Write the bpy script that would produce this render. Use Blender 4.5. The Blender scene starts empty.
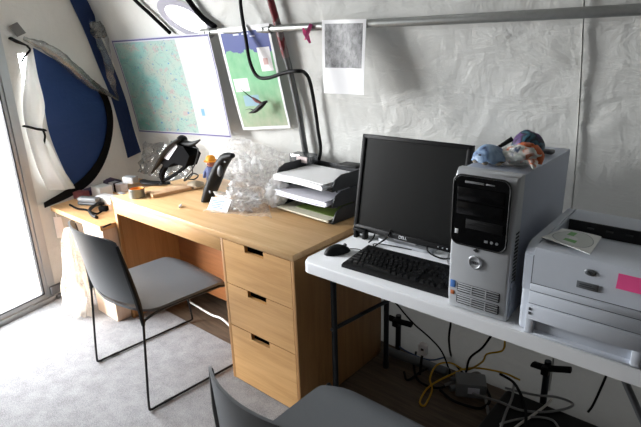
import bpy, bmesh, math, random
from mathutils import Vector, Matrix, noise, Quaternion
random.seed(7)
PI = math.pi
SC = bpy.context.scene
COL = SC.collection

# ------------------------------------------------------------------ camera
FPX, CX, CY = 515.0, 320.5, 213.5
CAM = Vector((1.266, -1.292, 1.522))
_d = Vector((370 - CX, 1740 - CY, FPX)).normalized()
_x = -Vector((-310 - CX, 60 - CY, FPX)).normalized()
_x = (_x - _d * _x.dot(_d)).normalized()
_z = -_d
_y = _z.cross(_x)
R = Matrix((_x, _y, _z))                 # world = R @ cam (x right, y down, z forward)


def ray(px, py):
    return R @ Vector((px - CX, py - CY, FPX))


def atz(px, py, Z):
    r = ray(px, py)
    return CAM + r * ((Z - CAM.z) / r.z)


def aty(px, py, Y):
    r = ray(px, py)
    return CAM + r * ((Y - CAM.y) / r.y)


def atx(px, py, X):
    r = ray(px, py)
    return CAM + r * ((X - CAM.x) / r.x)


PROFILE = [(-.2, .68), (0, .685), (.75, .69), (1.16, .62), (1.4, .56), (1.6, .497), (1.8, .425), (2.0, .335),
           (2.2, .215), (2.4, .06), (2.6, -.16), (2.75, -.42), (2.87, -.8), (2.93, -1.2), (2.95, -1.6)]


def wall_y(Z):
    P = PROFILE
    for (z0, y0), (z1, y1) in zip(P, P[1:]):
        if Z <= z1:
            t = (Z - z0) / (z1 - z0)
            return y0 + (y1 - y0) * t
    return P[-1][1]


def atv(px, py, off=0.0):
    """where a sight line meets the curved tent wall"""
    r = ray(px, py)
    t = 0.5 / r.y
    for _ in range(60):
        p = CAM + r * t
        t = ((wall_y(p.z) - off) - CAM.y) / r.y * .5 + t * .5
    return CAM + r * t


EN = Vector((1, .24, 0))
ED = -1.985 - .24 * .164


def ate(px, py, off=0.0):
    """where a sight line meets the end wall"""
    r = ray(px, py)
    return CAM + r * ((ED + off - EN.dot(CAM)) / EN.dot(r))


def endx(Y, off=0.0):
    return ED + off - .24 * Y


cam = bpy.data.cameras.new('camera')
cam.sensor_width = 36
cam.lens = FPX / 641 * 36
cam.clip_start = .02
cam_o = bpy.data.objects.new('camera', cam)
M = Matrix((R.col[0], -R.col[1], -R.col[2])).transposed().to_4x4()
M.translation = CAM
cam_o.matrix_world = M
COL.objects.link(cam_o)
SC.camera = cam_o

# ------------------------------------------------------------------ materials


def lin(c):
    out = []
    for v in c[:3]:
        v = v / 255
        out.append(v / 12.92 if v <= .04045 else ((v + .055) / 1.055) ** 2.4)
    return (*out, 1)


class NT:
    def __init__(s, name):
        s.m = bpy.data.materials.new(name)
        s.m.use_nodes = True
        s.t = s.m.node_tree
        s.n = s.t.nodes
        s.b = s.n['Principled BSDF']
        s.out = s.n['Material Output']

    def node(s, kind, **kw):
        n = s.n.new(kind)
        for k, v in kw.items():
            if k.startswith('i_'):
                key = k[2:]
                key = int(key) if key.isdigit() else key.replace('_', ' ')
                s.put(n.inputs[key], v)
            else:
                setattr(n, k, v)
        return n

    def put(s, sock, v):
        if hasattr(v, 'is_output') or isinstance(v, bpy.types.NodeSocket):
            s.t.links.new(v, sock)
        else:
            sock.default_value = v

    def math(s, op, a, b=0.0, c=0.0):
        n = s.node('ShaderNodeMath', operation=op)
        s.put(n.inputs[0], a)
        s.put(n.inputs[1], b)
        s.put(n.inputs[2], c)
        return n.outputs[0]

    def mix(s, f, a, b):
        n = s.node('ShaderNodeMix', data_type='RGBA')
        s.put(n.inputs[0], f)
        s.put(n.inputs[6], a)
        s.put(n.inputs[7], b)
        return n.outputs[2]

    def coords(s, which='Object', scale=(1, 1, 1), rot=(0, 0, 0)):
        tc = s.node('ShaderNodeTexCoord')
        mp = s.node('ShaderNodeMapping')
        mp.inputs['Scale'].default_value = scale
        mp.inputs['Rotation'].default_value = rot
        s.t.links.new(tc.outputs[which], mp.inputs['Vector'])
        return mp.outputs[0]

    def noise(s, vec, scale=5, detail=4, rough=.5, dist=0.0):
        n = s.node('ShaderNodeTexNoise')
        s.put(n.inputs['Vector'], vec)
        n.inputs['Scale'].default_value = scale
        n.inputs['Detail'].default_value = detail
        n.inputs['Roughness'].default_value = rough
        n.inputs['Distortion'].default_value = dist
        return n.outputs[0]

    def ramp(s, f, stops):
        n = s.node('ShaderNodeValToRGB')
        s.put(n.inputs[0], f)
        e = n.color_ramp.elements
        e[0].position, e[0].color = stops[0][0], stops[0][1]
        e[1].position, e[1].color = stops[-1][0], stops[-1][1]
        for p, c in stops[1:-1]:
            k = e.new(p)
            k.color = c
        return n.outputs[0]

    def bump(s, h, strength=.3, dist=.01):
        n = s.node('ShaderNodeBump')
        n.inputs['Strength'].default_value = strength
        n.inputs['Distance'].default_value = dist
        s.put(n.inputs['Height'], h)
        s.t.links.new(n.outputs[0], s.b.inputs['Normal'])
        return n.outputs[0]

    def rect(s, u, v, u0, u1, v0, v1):
        a = s.math('MULTIPLY', s.math('GREATER_THAN', u, u0), s.math('LESS_THAN', u, u1))
        b = s.math('MULTIPLY', s.math('GREATER_THAN', v, v0), s.math('LESS_THAN', v, v1))
        return s.math('MULTIPLY', a, b)

    def uv(s):
        tc = s.node('ShaderNodeTexCoord')
        sp = s.node('ShaderNodeSeparateXYZ')
        s.t.links.new(tc.outputs['UV'], sp.inputs[0])
        return tc.outputs['UV'], sp.outputs[0], sp.outputs[1]


def plain(name, rgb, rough=.5, metal=0.0, var=.06, nscale=30, bump=0.0, bscale=200, spec=.5, coat=0.0):
    t = NT(name)
    c = lin(rgb)
    v = t.coords()
    f = t.noise(v, nscale, 3)
    lo = tuple(max(0, x * (1 - var)) for x in c[:3]) + (1,)
    hi = tuple(min(1, x * (1 + var)) for x in c[:3]) + (1,)
    t.put(t.b.inputs['Base Color'], t.mix(f, lo, hi))
    t.b.inputs['Roughness'].default_value = rough
    t.b.inputs['Metallic'].default_value = metal
    t.b.inputs['Specular IOR Level'].default_value = spec
    t.b.inputs['Coat Weight'].default_value = coat
    if bump:
        t.bump(t.noise(v, bscale, 4), bump, .002)
    return t.m


def wood(name, a, b, axis=0, rough=.45, scale=1.0):
    t = NT(name)
    sc = [14 * scale] * 3
    sc[axis] = 1.1 * scale
    v = t.coords('Object', sc)
    f = t.noise(v, 2.2, 6, .6, .6)
    sc2 = [90 * scale] * 3
    sc2[axis] = 3 * scale
    g = t.noise(t.coords('Object', sc2), 2, 2)
    h = t.math('ADD', t.math('MULTIPLY', f, .75), t.math('MULTIPLY', g, .25))
    t.put(t.b.inputs['Base Color'], t.ramp(h, [(.33, lin(a)), (.62, lin(b))]))
    t.b.inputs['Roughness'].default_value = rough
    t.bump(g, .08, .001)
    return t.m


def fabric(name, rgb, trans=.12, wr=.5):
    t = NT(name)
    v = t.coords('Object', (1, 1, 1))
    n1 = t.noise(t.coords('Object', (2.2, 2.2, 5.5), (0, .5, 0)), 1.6, 5, .6, .8)
    n2 = t.noise(t.coords('Object', (9, 9, 5), (0, -.5, .3)), 1.6, 4, .55, .5)
    n3 = t.noise(v, 420, 2)
    h = t.math('ADD', t.math('MULTIPLY', n1, .7), t.math('MULTIPLY', n2, .3))
    nb = t.bump(t.math('ADD', h, t.math('MULTIPLY', n3, .012)), wr, .05)
    c = lin(rgb)
    lo = tuple(x * .9 for x in c[:3]) + (1,)
    t.put(t.b.inputs['Base Color'], t.mix(n2, lo, c))
    t.b.inputs['Roughness'].default_value = .55
    t.b.inputs['Specular IOR Level'].default_value = .3
    if trans:
        tr = t.node('ShaderNodeBsdfTranslucent')
        tr.inputs['Color'].default_value = c
        ms = t.node('ShaderNodeMixShader')
        ms.inputs[0].default_value = trans
        t.t.links.new(t.b.outputs[0], ms.inputs[1])
        t.t.links.new(tr.outputs[0], ms.inputs[2])
        t.t.links.new(ms.outputs[0], t.out.inputs[0])
    return t.m


def clearfilm(name, rgb, opacity=.35, gloss=.25, bscale=60, bstr=.6):
    t = NT(name)
    v = t.coords()
    nb = t.bump(t.noise(v, bscale, 4, .6, .5), bstr, .01)
    tr = t.node('ShaderNodeBsdfTransparent')
    gl = t.node('ShaderNodeBsdfGlossy')
    gl.inputs['Roughness'].default_value = .12
    t.t.links.new(nb, gl.inputs['Normal'])
    df = t.node('ShaderNodeBsdfDiffuse')
    df.inputs['Color'].default_value = lin(rgb)
    t.t.links.new(nb, df.inputs['Normal'])
    tl = t.node('ShaderNodeBsdfTranslucent')
    tl.inputs['Color'].default_value = lin(rgb)
    m0 = t.node('ShaderNodeMixShader')
    m0.inputs[0].default_value = .72
    t.t.links.new(df.outputs[0], m0.inputs[1])
    t.t.links.new(tl.outputs[0], m0.inputs[2])
    m1 = t.node('ShaderNodeMixShader')
    f = t.noise(v, bscale * .35, 4, .6, .4)
    fo = t.math('MULTIPLY', f, opacity * 2)
    t.put(m1.inputs[0], fo)
    t.t.links.new(tr.outputs[0], m1.inputs[1])
    t.t.links.new(m0.outputs[0], m1.inputs[2])
    m2 = t.node('ShaderNodeMixShader')
    m2.inputs[0].default_value = gloss
    t.t.links.new(m1.outputs[0], m2.inputs[1])
    t.t.links.new(gl.outputs[0], m2.inputs[2])
    t.t.links.new(m2.outputs[0], t.out.inputs[0])
    return t.m


MT = {}
MT['liner'] = fabric('liner_fabric', (204, 204, 200), .004, .52)
MT['liner_plain'] = fabric('liner_fabric_flat', (208, 206, 200), .006, .3)
MT['far_wall'] = plain('bounce_cut_dark', (92, 94, 96), .8)  # unseen walls, darkened to cut bounced light
MT['curtain'] = fabric('curtain_fabric', (248, 248, 246), .22, .4)
MT['blue'] = fabric('blue_fabric', (38, 66, 122), .05, .35)
MT['bluestrip'] = fabric('blue_strip_fabric', (34, 56, 104), .02, .5)
MT['black_web'] = plain('black_webbing', (16, 16, 18), .8, spec=.15)
MT['black'] = plain('black_plastic', (19, 19, 20), .5, spec=.22)
MT['black_gloss'] = plain('black_gloss_plastic', (9, 9, 10), .2, spec=.3)
MT['matte_black'] = plain('matte_black', (17, 17, 18), .9, spec=.04)
MT['ring_grey'] = plain('ring_fabric', (150, 148, 158), .7)
MT['screen'] = plain('monitor_screen', (9, 10, 10), .3)
MT['keys'] = plain('key_plastic', (20, 20, 21), .35, spec=.5)
MT['rubber'] = plain('black_rubber', (15, 15, 16), .6, spec=.2)
MT['steel'] = plain('galvanised_pipe', (150, 152, 150), .42, .85, .12, 60)
MT['pole'] = plain('pole_steel', (120, 122, 122), .45, .8, .12, 60)
MT['alu'] = plain('door_aluminium', (176, 178, 180), .4, .55, .05)
MT['alu_dark'] = plain('weathered_aluminium', (118, 120, 124), .5, .4, .1)
MT['gasket'] = plain('door_gasket', (14, 14, 15), .6)
MT['red_tape'] = plain('red_tape', (112, 36, 40), .5, 0, .5, 60)
MT['pink'] = plain('pink_ribbon', (255, 104, 170), .6)
MT['sticky'] = plain('pink_sticky_paper', (244, 84, 150), .7)
MT['grey_tape'] = plain('grey_tape', (112, 110, 108), .6)
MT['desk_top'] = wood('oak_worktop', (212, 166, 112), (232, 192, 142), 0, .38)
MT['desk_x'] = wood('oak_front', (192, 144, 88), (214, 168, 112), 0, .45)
MT['desk_z'] = wood('oak_side_shaded', (164, 118, 70), (184, 138, 86), 2, .5)  # oak darkened on the side panels to deepen their shade
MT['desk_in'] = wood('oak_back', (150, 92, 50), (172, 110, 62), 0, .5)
MT['slot'] = plain('brown_and_recess_shade', (40, 26, 15), .8)  # dark brown with the recess shade put into it; also the pencil's brown
MT['board'] = wood('pine_board', (214, 168, 128), (230, 190, 150), 0, .55)
MT['low_top'] = wood('beech_worktop', (214, 164, 112), (228, 182, 132), 0, .4)
MT['low_front'] = wood('beech_panel', (226, 194, 166), (236, 208, 184), 2, .5)
MT['table'] = plain('moulded_white_plastic', (238, 240, 243), .45, 0, .03, 20, .15, 260)
MT['leg'] = plain('painted_steel', (44, 50, 56), .4, .3)
MT['leg_grey'] = plain('grey_steel', (120, 124, 128), .4, .5)
MT['chair'] = plain('chair_plastic', (96, 100, 104), .42, 0, .04, 60, .1, 600)
MT['chair_rod'] = plain('chair_rod', (16, 17, 18), .35, .2)
MT['chair_edge'] = plain('chair_edge', (22, 23, 24), .4)
MT['silver'] = plain('silver_plastic', (190, 193, 197), .36, .2, .03)
MT['silver_side'] = plain('grey_steel_case', (172, 180, 196), .42, .1, .03)
MT['silver_bright'] = plain('bright_silver', (205, 208, 212), .3, .6)
MT['vent'] = plain('dark_vent', (26, 27, 29), .6)
MT['printer'] = plain('printer_plastic', (198, 204, 214), .5, 0, .03)
MT['printer2'] = plain('printer_tray_plastic', (206, 212, 222), .5, 0, .03)
MT['slot_shade'] = plain('slot_shade', (24, 25, 28), .5)  # colour holds the shade inside the output opening
MT['printer_line'] = plain('printer_gap', (84, 86, 92), .7)
MT['paper'] = plain('white_paper', (250, 250, 253), .7, 0, .03, 20)
MT['paper_grey'] = plain('grey_paper', (236, 236, 246), .7, 0, .03, 20)
MT['manila'] = plain('cream_paper', (226, 222, 200), .7)
MT['green'] = plain('green_folder', (92, 112, 44), .6, 0, .1)
MT['tray'] = plain('tray_plastic', (46, 48, 52), .45)
MT['label_pink'] = plain('pale_label', (224, 206, 204), .6)
MT['text_white'] = plain('white_print', (226, 228, 230), .5)
MT['text_dark'] = plain('dark_print', (50, 54, 62), .5)
MT['text_blue'] = plain('blue_print', (116, 150, 190), .6)
MT['stk_blue'] = plain('blue_sticker', (90, 140, 214), .4)
MT['stk_red'] = plain('orange_sticker', (206, 118, 72), .4)
MT['yellow'] = plain('yellow_cable', (206, 160, 34), .5)
MT['white_cable'] = plain('white_cable', (216, 214, 208), .5)
MT['grey_cable'] = plain('grey_cable', (142, 142, 142), .5)
MT['blue_cable'] = plain('blue_cable', (70, 90, 130), .5)
MT['grey_plastic'] = plain('grey_plastic', (128, 130, 132), .5)
MT['dark_grey'] = plain('dark_grey_plastic', (70, 72, 74), .5)
MT['tin'] = plain('tin_metal', (128, 130, 124), .35, .5)
MT['orange'] = plain('orange_inside', (236, 150, 50), .6)
MT['orange2'] = plain('orange_hat', (246, 160, 36), .5)
MT['skin_toy'] = plain('toy_skin', (190, 120, 104), .5)
MT['blue_toy'] = plain('toy_blue', (92, 104, 150), .6, 0, .2)
MT['beige'] = plain('beige_cloth', (176, 160, 138), .8, 0, .2, 40)
MT['purple'] = plain('purple_cloth', (88, 74, 108), .7, 0, .35, 40)
MT['redbox'] = plain('dull_red_card', (168, 92, 96), .6, 0, .3, 40)
MT['film'] = clearfilm('bubble_film', (254, 254, 255), .46, .10, 110, 1.0)
MT['film_white'] = clearfilm('white_film', (255, 255, 255), 1.1, .06, 60, .6)
MT['film_grey'] = clearfilm('clear_vinyl', (150, 156, 156), .5, .2, 30, .6)
MT['bagfilm'] = clearfilm('carrier_film', (226, 216, 200), .36, .08, 30, .8)
MT['box_clear'] = clearfilm('clear_box', (130, 134, 138), .6, .15, 20, .1)


def glass():
    t = NT('door_glass')
    tr = t.node('ShaderNodeBsdfTransparent')
    gl = t.node('ShaderNodeBsdfGlossy')
    gl.inputs['Roughness'].default_value = .02
    m = t.node('ShaderNodeMixShader')
    m.inputs[0].default_value = .06
    t.t.links.new(tr.outputs[0], m.inputs[1])
    t.t.links.new(gl.outputs[0], m.inputs[2])
    t.t.links.new(m.outputs[0], t.out.inputs[0])
    return t.m


MT['glass'] = glass()


def emis(name, rgb, s):
    t = NT(name)
    t.b.inputs['Base Color'].default_value = lin(rgb)
    t.b.inputs['Emission Color'].default_value = lin(rgb)
    t.b.inputs['Emission Strength'].default_value = s
    return t.m


MT['port'] = emis('lit_port_fabric', (255, 255, 252), 1.6)


def carpet_mat():
    t = NT('grey_carpet')
    v = t.coords()
    a = t.noise(v, 340, 3, .7)
    b = t.noise(v, 14, 3, .6)
    h = t.math('ADD', t.math('MULTIPLY', a, .8), t.math('MULTIPLY', b, .2))
    t.put(t.b.inputs['Base Color'], t.ramp(h, [(.36, lin((118, 118, 120))), (.64, lin((190, 190, 193)))]))
    t.b.inputs['Roughness'].default_value = .95
    t.b.inputs['Specular IOR Level'].default_value = .1
    t.bump(a, .6, .006)
    return t.m


MT['carpet'] = carpet_mat()


def plank_mat():
    t = NT('plywood_floor')
    v = t.coords('Object', (3, 40, 1), (0, 0, .5))
    f = t.noise(v, 1.6, 5, .6, .6)
    t.put(t.b.inputs['Base Color'], t.ramp(f, [(.3, lin((80, 66, 54))), (.7, lin((118, 100, 82)))]))
    t.b.inputs['Roughness'].default_value = .6
    t.bump(f, .15, .002)
    return t.m


MT['plank'] = plank_mat()


def gravel_mat():
    t = NT('gravel')
    v = t.coords()
    f = t.noise(v, 26, 4, .7)
    t.put(t.b.inputs['Base Color'], t.ramp(f, [(.43, lin((34, 34, 33))), (.50, lin((160, 158, 154)))]))
    t.b.inputs['Roughness'].default_value = .9
    return t.m


MT['gravel'] = gravel_mat()


def map_mat():
    t = NT('printed_map')
    uv, u, v = t.uv()
    a = t.noise(uv, 3.0, 5, .55, .6)
    g = t.math('ADD', t.math('MULTIPLY', a, .95), t.math('MULTIPLY', u, .42))
    base = t.ramp(g, [(.30, lin((82, 164, 138))), (.42, lin((112, 178, 172))), (.52, lin((146, 192, 186))),
                      (.64, lin((182, 190, 178))), (.76, lin((160, 192, 182))), (.95, lin((186, 192, 184)))])
    b = t.noise(uv, 14, 4, .6)
    base = t.mix(t.math('MULTIPLY', t.math('GREATER_THAN', b, .60), .55), base, lin((196, 150, 158)))
    c = t.noise(uv, 26, 2)
    base = t.mix(t.math('MULTIPLY', t.math('GREATER_THAN', c, .68), .8), base, lin((54, 120, 190)))
    d = t.noise(uv, 9, 3, .5, 1.5)
    dd = t.math('LESS_THAN', t.math('ABSOLUTE', t.math('SUBTRACT', d, .5)), .012)
    base = t.mix(t.math('MULTIPLY', dd, .45), base, lin((110, 130, 136)))
    # legend column on the right with faint lines
    leg = t.rect(u, v, .70, 1.0, 0, 1)
    ln = t.math('LESS_THAN', t.math('FRACT', t.math('MULTIPLY', v, 34)), .3)
    inn = t.math('MULTIPLY', t.rect(u, v, .73, .94, .34, .84), ln)
    legc = t.mix(t.math('MULTIPLY', inn, .3), lin((216, 216, 220)), lin((150, 150, 186)))
    legc = t.mix(t.math('MULTIPLY', t.rect(u, v, .74, .93, .2, .31), .5), legc, lin((180, 192, 212)))
    legc = t.mix(t.rect(u, v, .77, .80, .22, .29), legc, lin((120, 170, 210)))
    base = t.mix(leg, base, legc)
    bd = t.rect(u, v, .022, .985, .03, .965)
    line = t.math('SUBTRACT', t.rect(u, v, .006, .994, .008, .990), t.rect(u, v, .014, .988, .022, .976))
    col = t.mix(bd, lin((214, 214, 224)), base)
    col = t.mix(line, col, lin((84, 76, 140)))
    col = t.mix(.30, col, (0, 0, 0, 1))
    t.put(t.b.inputs['Base Color'], col)
    t.b.inputs['Roughness'].default_value = .35
    return t.m


def poster_mat():
    t = NT('printed_poster')
    uv, u, v = t.uv()
    w = t.noise(uv, 5, 4, .55)
    coast = t.math('ADD', v, t.math('MULTIPLY', t.math('SUBTRACT', w, .5), .22))
    n = t.noise(uv, 9, 4)
    green = t.ramp(n, [(.3, lin((112, 182, 134))), (.7, lin((136, 194, 150)))])
    low = t.ramp(n, [(.3, lin((150, 172, 142))), (.7, lin((178, 182, 160)))])
    lowf = t.math('SUBTRACT', 1.0, t.math('MULTIPLY', t.math('SUBTRACT', v, .06), 2.2))
    lowf = t.math('MAXIMUM', 0.0, t.math('MINIMUM', 1.0, lowf))
    land = t.mix(lowf, green, low)
    land = t.mix(t.math('MULTIPLY', t.rect(u, v, .2, .5, .25, .36), .7), land, lin((150, 180, 214)))
    col = t.mix(t.math('GREATER_THAN', coast, .775), land, lin((70, 84, 150)))
    col = t.mix(t.rect(u, v, .70, .93, .58, .80), col, lin((238, 236, 238)))
    col = t.mix(t.rect(u, v, .77, .86, .64, .70), col, lin((206, 170, 166)))
    col = t.mix(t.rect(u, v, .08, .36, .40, .53), col, lin((236, 244, 238)))
    for (a, b, c_, d) in ((.28, .40, .925, .94), (.46, .60, .925, .94), (.62, .72, .90, .912)):
        col = t.mix(t.rect(u, v, a, b, c_, d), col, lin((216, 220, 240)))
    bd = t.rect(u, v, .045, .965, .03, .955)
    col = t.mix(bd, lin((240, 240, 242)), col)
    col = t.mix(.16, col, (0, 0, 0, 1))
    t.put(t.b.inputs['Base Color'], col)
    t.b.inputs['Roughness'].default_value = .4
    return t.m


def photo_mat():
    t = NT('printed_photograph')
    uv, u, v = t.uv()
    n = t.noise(uv, 9, 6, .65, .4)
    g = t.ramp(n, [(.3, lin((78, 78, 80))), (.7, lin((168, 168, 170)))])
    col = t.mix(t.rect(u, v, .06, .94, .36, .95), lin((238, 238, 240)), g)
    t.put(t.b.inputs['Base Color'], col)
    t.b.inputs['Roughness'].default_value = .5
    return t.m


def disc_sheet_mat():
    t = NT('printed_sleeve')
    uv, u, v = t.uv()
    du = t.math('SUBTRACT', u, .5)
    dv = t.math('SUBTRACT', v, .5)
    r = t.math('SQRT', t.math('ADD', t.math('MULTIPLY', du, du), t.math('MULTIPLY', dv, dv)))
    ring = t.math('MULTIPLY', t.math('LESS_THAN', r, .43), t.math('GREATER_THAN', r, .10))
    col = t.mix(ring, lin((226, 228, 226)), lin((206, 212, 208)))
    green = t.math('MAXIMUM', t.rect(u, v, .3, .46, .62, .86), t.rect(u, v, .36, .62, .26, .42))
    col = t.mix(t.math('MULTIPLY', green, t.math('LESS_THAN', r, .43)), col, lin((96, 168, 84)))
    ed = t.math('MULTIPLY', t.math('LESS_THAN', r, .44), t.math('GREATER_THAN', r, .42))
    col = t.mix(ed, col, lin((150, 158, 160)))
    t.put(t.b.inputs['Base Color'], col)
    t.b.inputs['Roughness'].default_value = .4
    return t.m


def patchwork(name, cols, scale=22):
    t = NT(name)
    v = t.coords()
    n = t.noise(v, scale, 3, .5, .6)
    st = []
    k = len(cols)
    for i, c in enumerate(cols):
        st.append((.32 + .36 * i / (k - 1), lin(c)))
    n_ = t.node('ShaderNodeValToRGB')
    t.put(n_.inputs[0], n)
    n_.color_ramp.interpolation = 'LINEAR'
    e = n_.color_ramp.elements
    e[0].position, e[0].color = st[0]
    e[1].position, e[1].color = st[-1]
    for p, c in st[1:-1]:
        q = e.new(p)
        q.color = c
    t.put(t.b.inputs['Base Color'], n_.outputs[0])
    t.b.inputs['Roughness'].default_value = .5
    t.bump(t.noise(v, 60, 3), .3, .004)
    return t.m


def worn_red():
    t = NT('worn_red_tape')
    f = t.noise(t.coords('Object', (40, 40, 14), (.6, 0, 0)), 1.0, 2)
    t.put(t.b.inputs['Base Color'], t.ramp(f, [(.48, lin((118, 34, 40))), (.54, lin((136, 126, 124)))]))
    t.b.inputs['Roughness'].default_value = .5
    return t.m


MT['worn_red'] = worn_red()
MT['map'] = map_mat()
MT['poster'] = poster_mat()
MT['photo'] = photo_mat()
MT['sleeve'] = disc_sheet_mat()
MT['shell_blue'] = patchwork('blue_shell', [(40, 52, 84), (112, 140, 178), (150, 176, 204), (128, 156, 190), (60, 84, 128)])
MT['dome_dark'] = patchwork('dark_dome', [(26, 26, 36), (92, 60, 120), (30, 34, 44), (64, 110, 130), (24, 26, 34)])
MT['wrap'] = patchwork('orange_white_wrapper', [(70, 84, 110), (226, 226, 222), (206, 212, 204), (232, 230, 226), (206, 112, 66), (222, 222, 216)], 26)

# ------------------------------------------------------------------ mesh helpers


def BM():
    return bmesh.new()


def box(bm, c, s, bevel=0.0, seg=2, rot=None):
    r = bmesh.ops.create_cube(bm, size=1)
    vs = r['verts']
    for v in vs:
        v.co = Vector((v.co.x * s[0], v.co.y * s[1], v.co.z * s[2]))
    if bevel:
        es = list({e for v in vs for e in v.link_edges})
        rr = bmesh.ops.bevel(bm, geom=es, offset=bevel, segments=seg, affect='EDGES', profile=.5)
        vs = list({v for f in rr['faces'] for v in f.verts} | {v for v in vs if v.is_valid})
    Mr = rot if rot is not None else Matrix.Identity(3)
    for v in vs:
        v.co = Mr @ v.co + Vector(c)
    return vs


def box2(bm, a, b, bevel=0.0, seg=2):
    a, b = Vector(a), Vector(b)
    return box(bm, (a + b) / 2, (abs(b.x - a.x), abs(b.y - a.y), abs(b.z - a.z)), bevel, seg)


def smooth_path(pts, n=6):
    pts = [Vector(p) for p in pts]
    if len(pts) < 3:
        return pts
    out = []
    for i in range(len(pts) - 1):
        p0 = pts[i - 1] if i else pts[0] * 2 - pts[1]
        p1, p2 = pts[i], pts[i + 1]
        p3 = pts[i + 2] if i + 2 < len(pts) else p2 * 2 - p1
        for k in range(n):
            t = k / n
            out.append(.5 * ((2 * p1) + (-p0 + p2) * t + (2 * p0 - 5 * p1 + 4 * p2 - p3) * t * t
                             + (-p0 + 3 * p1 - 3 * p2 + p3) * t ** 3))
    out.append(pts[-1])
    return out


def tube(bm, pts, r, seg=8, n=6, caps=True, flat=1.0):
    P = smooth_path(pts, n) if n > 1 else [Vector(p) for p in pts]
    m = len(P)
    rs = r if isinstance(r, (list, tuple)) else None
    T = []
    for i in range(m):
        a = P[max(0, i - 1)]
        b = P[min(m - 1, i + 1)]
        d = (b - a)
        T.append(d.normalized() if d.length > 1e-9 else Vector((0, 0, 1)))
    up = Vector((0, 0, 1)) if abs(T[0].z) < .9 else Vector((1, 0, 0))
    nrm = (up - T[0] * up.dot(T[0])).normalized()
    rings = []
    for i in range(m):
        nrm = (nrm - T[i] * nrm.dot(T[i]))
        nrm = nrm.normalized() if nrm.length > 1e-6 else Vector((1, 0, 0))
        bn = T[i].cross(nrm)
        if rs:
            q = i / (m - 1) * (len(rs) - 1)
            k = min(int(q), len(rs) - 2)
            rad = rs[k] + (rs[k + 1] - rs[k]) * (q - k)
        else:
            rad = r
        rings.append([bm.verts.new(P[i] + nrm * rad * math.cos(2 * PI * j / seg) * flat + bn * rad * math.sin(2 * PI * j / seg))
                      for j in range(seg)])
    for i in range(m - 1):
        for j in range(seg):
            bm.faces.new((rings[i][j], rings[i][(j + 1) % seg], rings[i + 1][(j + 1) % seg], rings[i + 1][j]))
    if caps:
        bm.faces.new(rings[0][::-1])
        bm.faces.new(rings[-1])


def cyl(bm, a, b, r0, r1=None, seg=20):
    tube(bm, [a, b], [r0, r0 if r1 is None else r1], seg, 1)


def lathe(bm, prof, c, seg=28, axis=None):
    c = Vector(c)
    Q = axis if axis is not None else Matrix.Identity(3)
    rings = []
    for r, z in prof:
        if r < 1e-6:
            rings.append([bm.verts.new(c + Q @ Vector((0, 0, z)))])
        else:
            rings.append([bm.verts.new(c + Q @ Vector((r * math.cos(2 * PI * j / seg), r * math.sin(2 * PI * j / seg), z))) for j in range(seg)])
    for A, B in zip(rings, rings[1:]):
        for j in range(seg):
            k = (j + 1) % seg
            if len(A) == 1 and len(B) == 1:
                continue
            if len(A) == 1:
                bm.faces.new((A[0], B[k], B[j]))
            elif len(B) == 1:
                bm.faces.new((A[j], A[k], B[0]))
            else:
                bm.faces.new((A[j], A[k], B[k], B[j]))


def ball(bm, c, r, seg=16, rot=None):
    r = (r, r, r) if not isinstance(r, (tuple, list)) else r
    res = bmesh.ops.create_uvsphere(bm, u_segments=seg, v_segments=max(6, seg * 2 // 3), radius=1)
    for v in res['verts']:
        p = Vector((v.co.x * r[0], v.co.y * r[1], v.co.z * r[2]))
        if rot is not None:
            p = rot @ p
        v.co = p + Vector(c)
    return res['verts']


def prism(bm, poly, origin, ex, ey, ez, depth):
    """2-D outline in the plane (ex, ey), extruded by depth along ez"""
    o, ex, ey, ez = Vector(origin), Vector(ex), Vector(ey), Vector(ez)
    A = [bm.verts.new(o + ex * p[0] + ey * p[1]) for p in poly]
    B = [bm.verts.new(o + ex * p[0] + ey * p[1] + ez * depth) for p in poly]
    bm.faces.new(A)
    bm.faces.new(B[::-1])
    n = len(poly)
    for i in range(n):
        j = (i + 1) % n
        bm.faces.new((A[j], A[i], B[i], B[j]))


def rrect(x0, y0, x1, y1, r, seg=5):
    out = []
    for cx, cy, a0 in ((x1 - r, y1 - r, 0), (x0 + r, y1 - r, 90), (x0 + r, y0 + r, 180), (x1 - r, y0 + r, 270)):
        for k in range(seg + 1):
            a = math.radians(a0 + 90 * k / seg)
            out.append((cx + r * math.cos(a), cy + r * math.sin(a)))
    return out


def sheet(bm, f, nu, nv, th=(0, 0, 0)):
    """surface f(u,v); with a thickness vector (or function) it gets a back and rims"""
    uvl = bm.loops.layers.uv.verify()
    thf = th if callable(th) else (lambda u, v: Vector(th))
    thick = callable(th) or Vector(th).length > 0
    G = [[bm.verts.new(f(i / nu, j / nv)) for j in range(nv + 1)] for i in range(nu + 1)]
    H = [[bm.verts.new(Vector(f(i / nu, j / nv)) + thf(i / nu, j / nv)) for j in range(nv + 1)] for i in range(nu + 1)] if thick else None

    def face(vs, uvs):
        fc = bm.faces.new(vs)
        for l, q in zip(fc.loops, uvs):
            l[uvl].uv = q
    for i in range(nu):
        for j in range(nv):
            idx = [(i, j), (i + 1, j), (i + 1, j + 1), (i, j + 1)]
            uvs = [(a / nu, b / nv) for a, b in idx]
            face([G[a][b] for a, b in idx], uvs)
            if thick:
                face([H[a][b] for a, b in idx[::-1]], uvs[::-1])
    if thick:
        loop = [(i, 0) for i in range(nu)] + [(nu, j) for j in range(nv)] + [(i, nv) for i in range(nu, 0, -1)] + [(0, j) for j in range(nv, 0, -1)]
        m = len(loop)
        for k in range(m):
            a, b = loop[k], loop[(k + 1) % m]
            face([G[b[0]][b[1]], G[a[0]][a[1]], H[a[0]][a[1]], H[b[0]][b[1]]], [(b[0] / nu, b[1] / nv), (a[0] / nu, a[1] / nv)] * 2)


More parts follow.
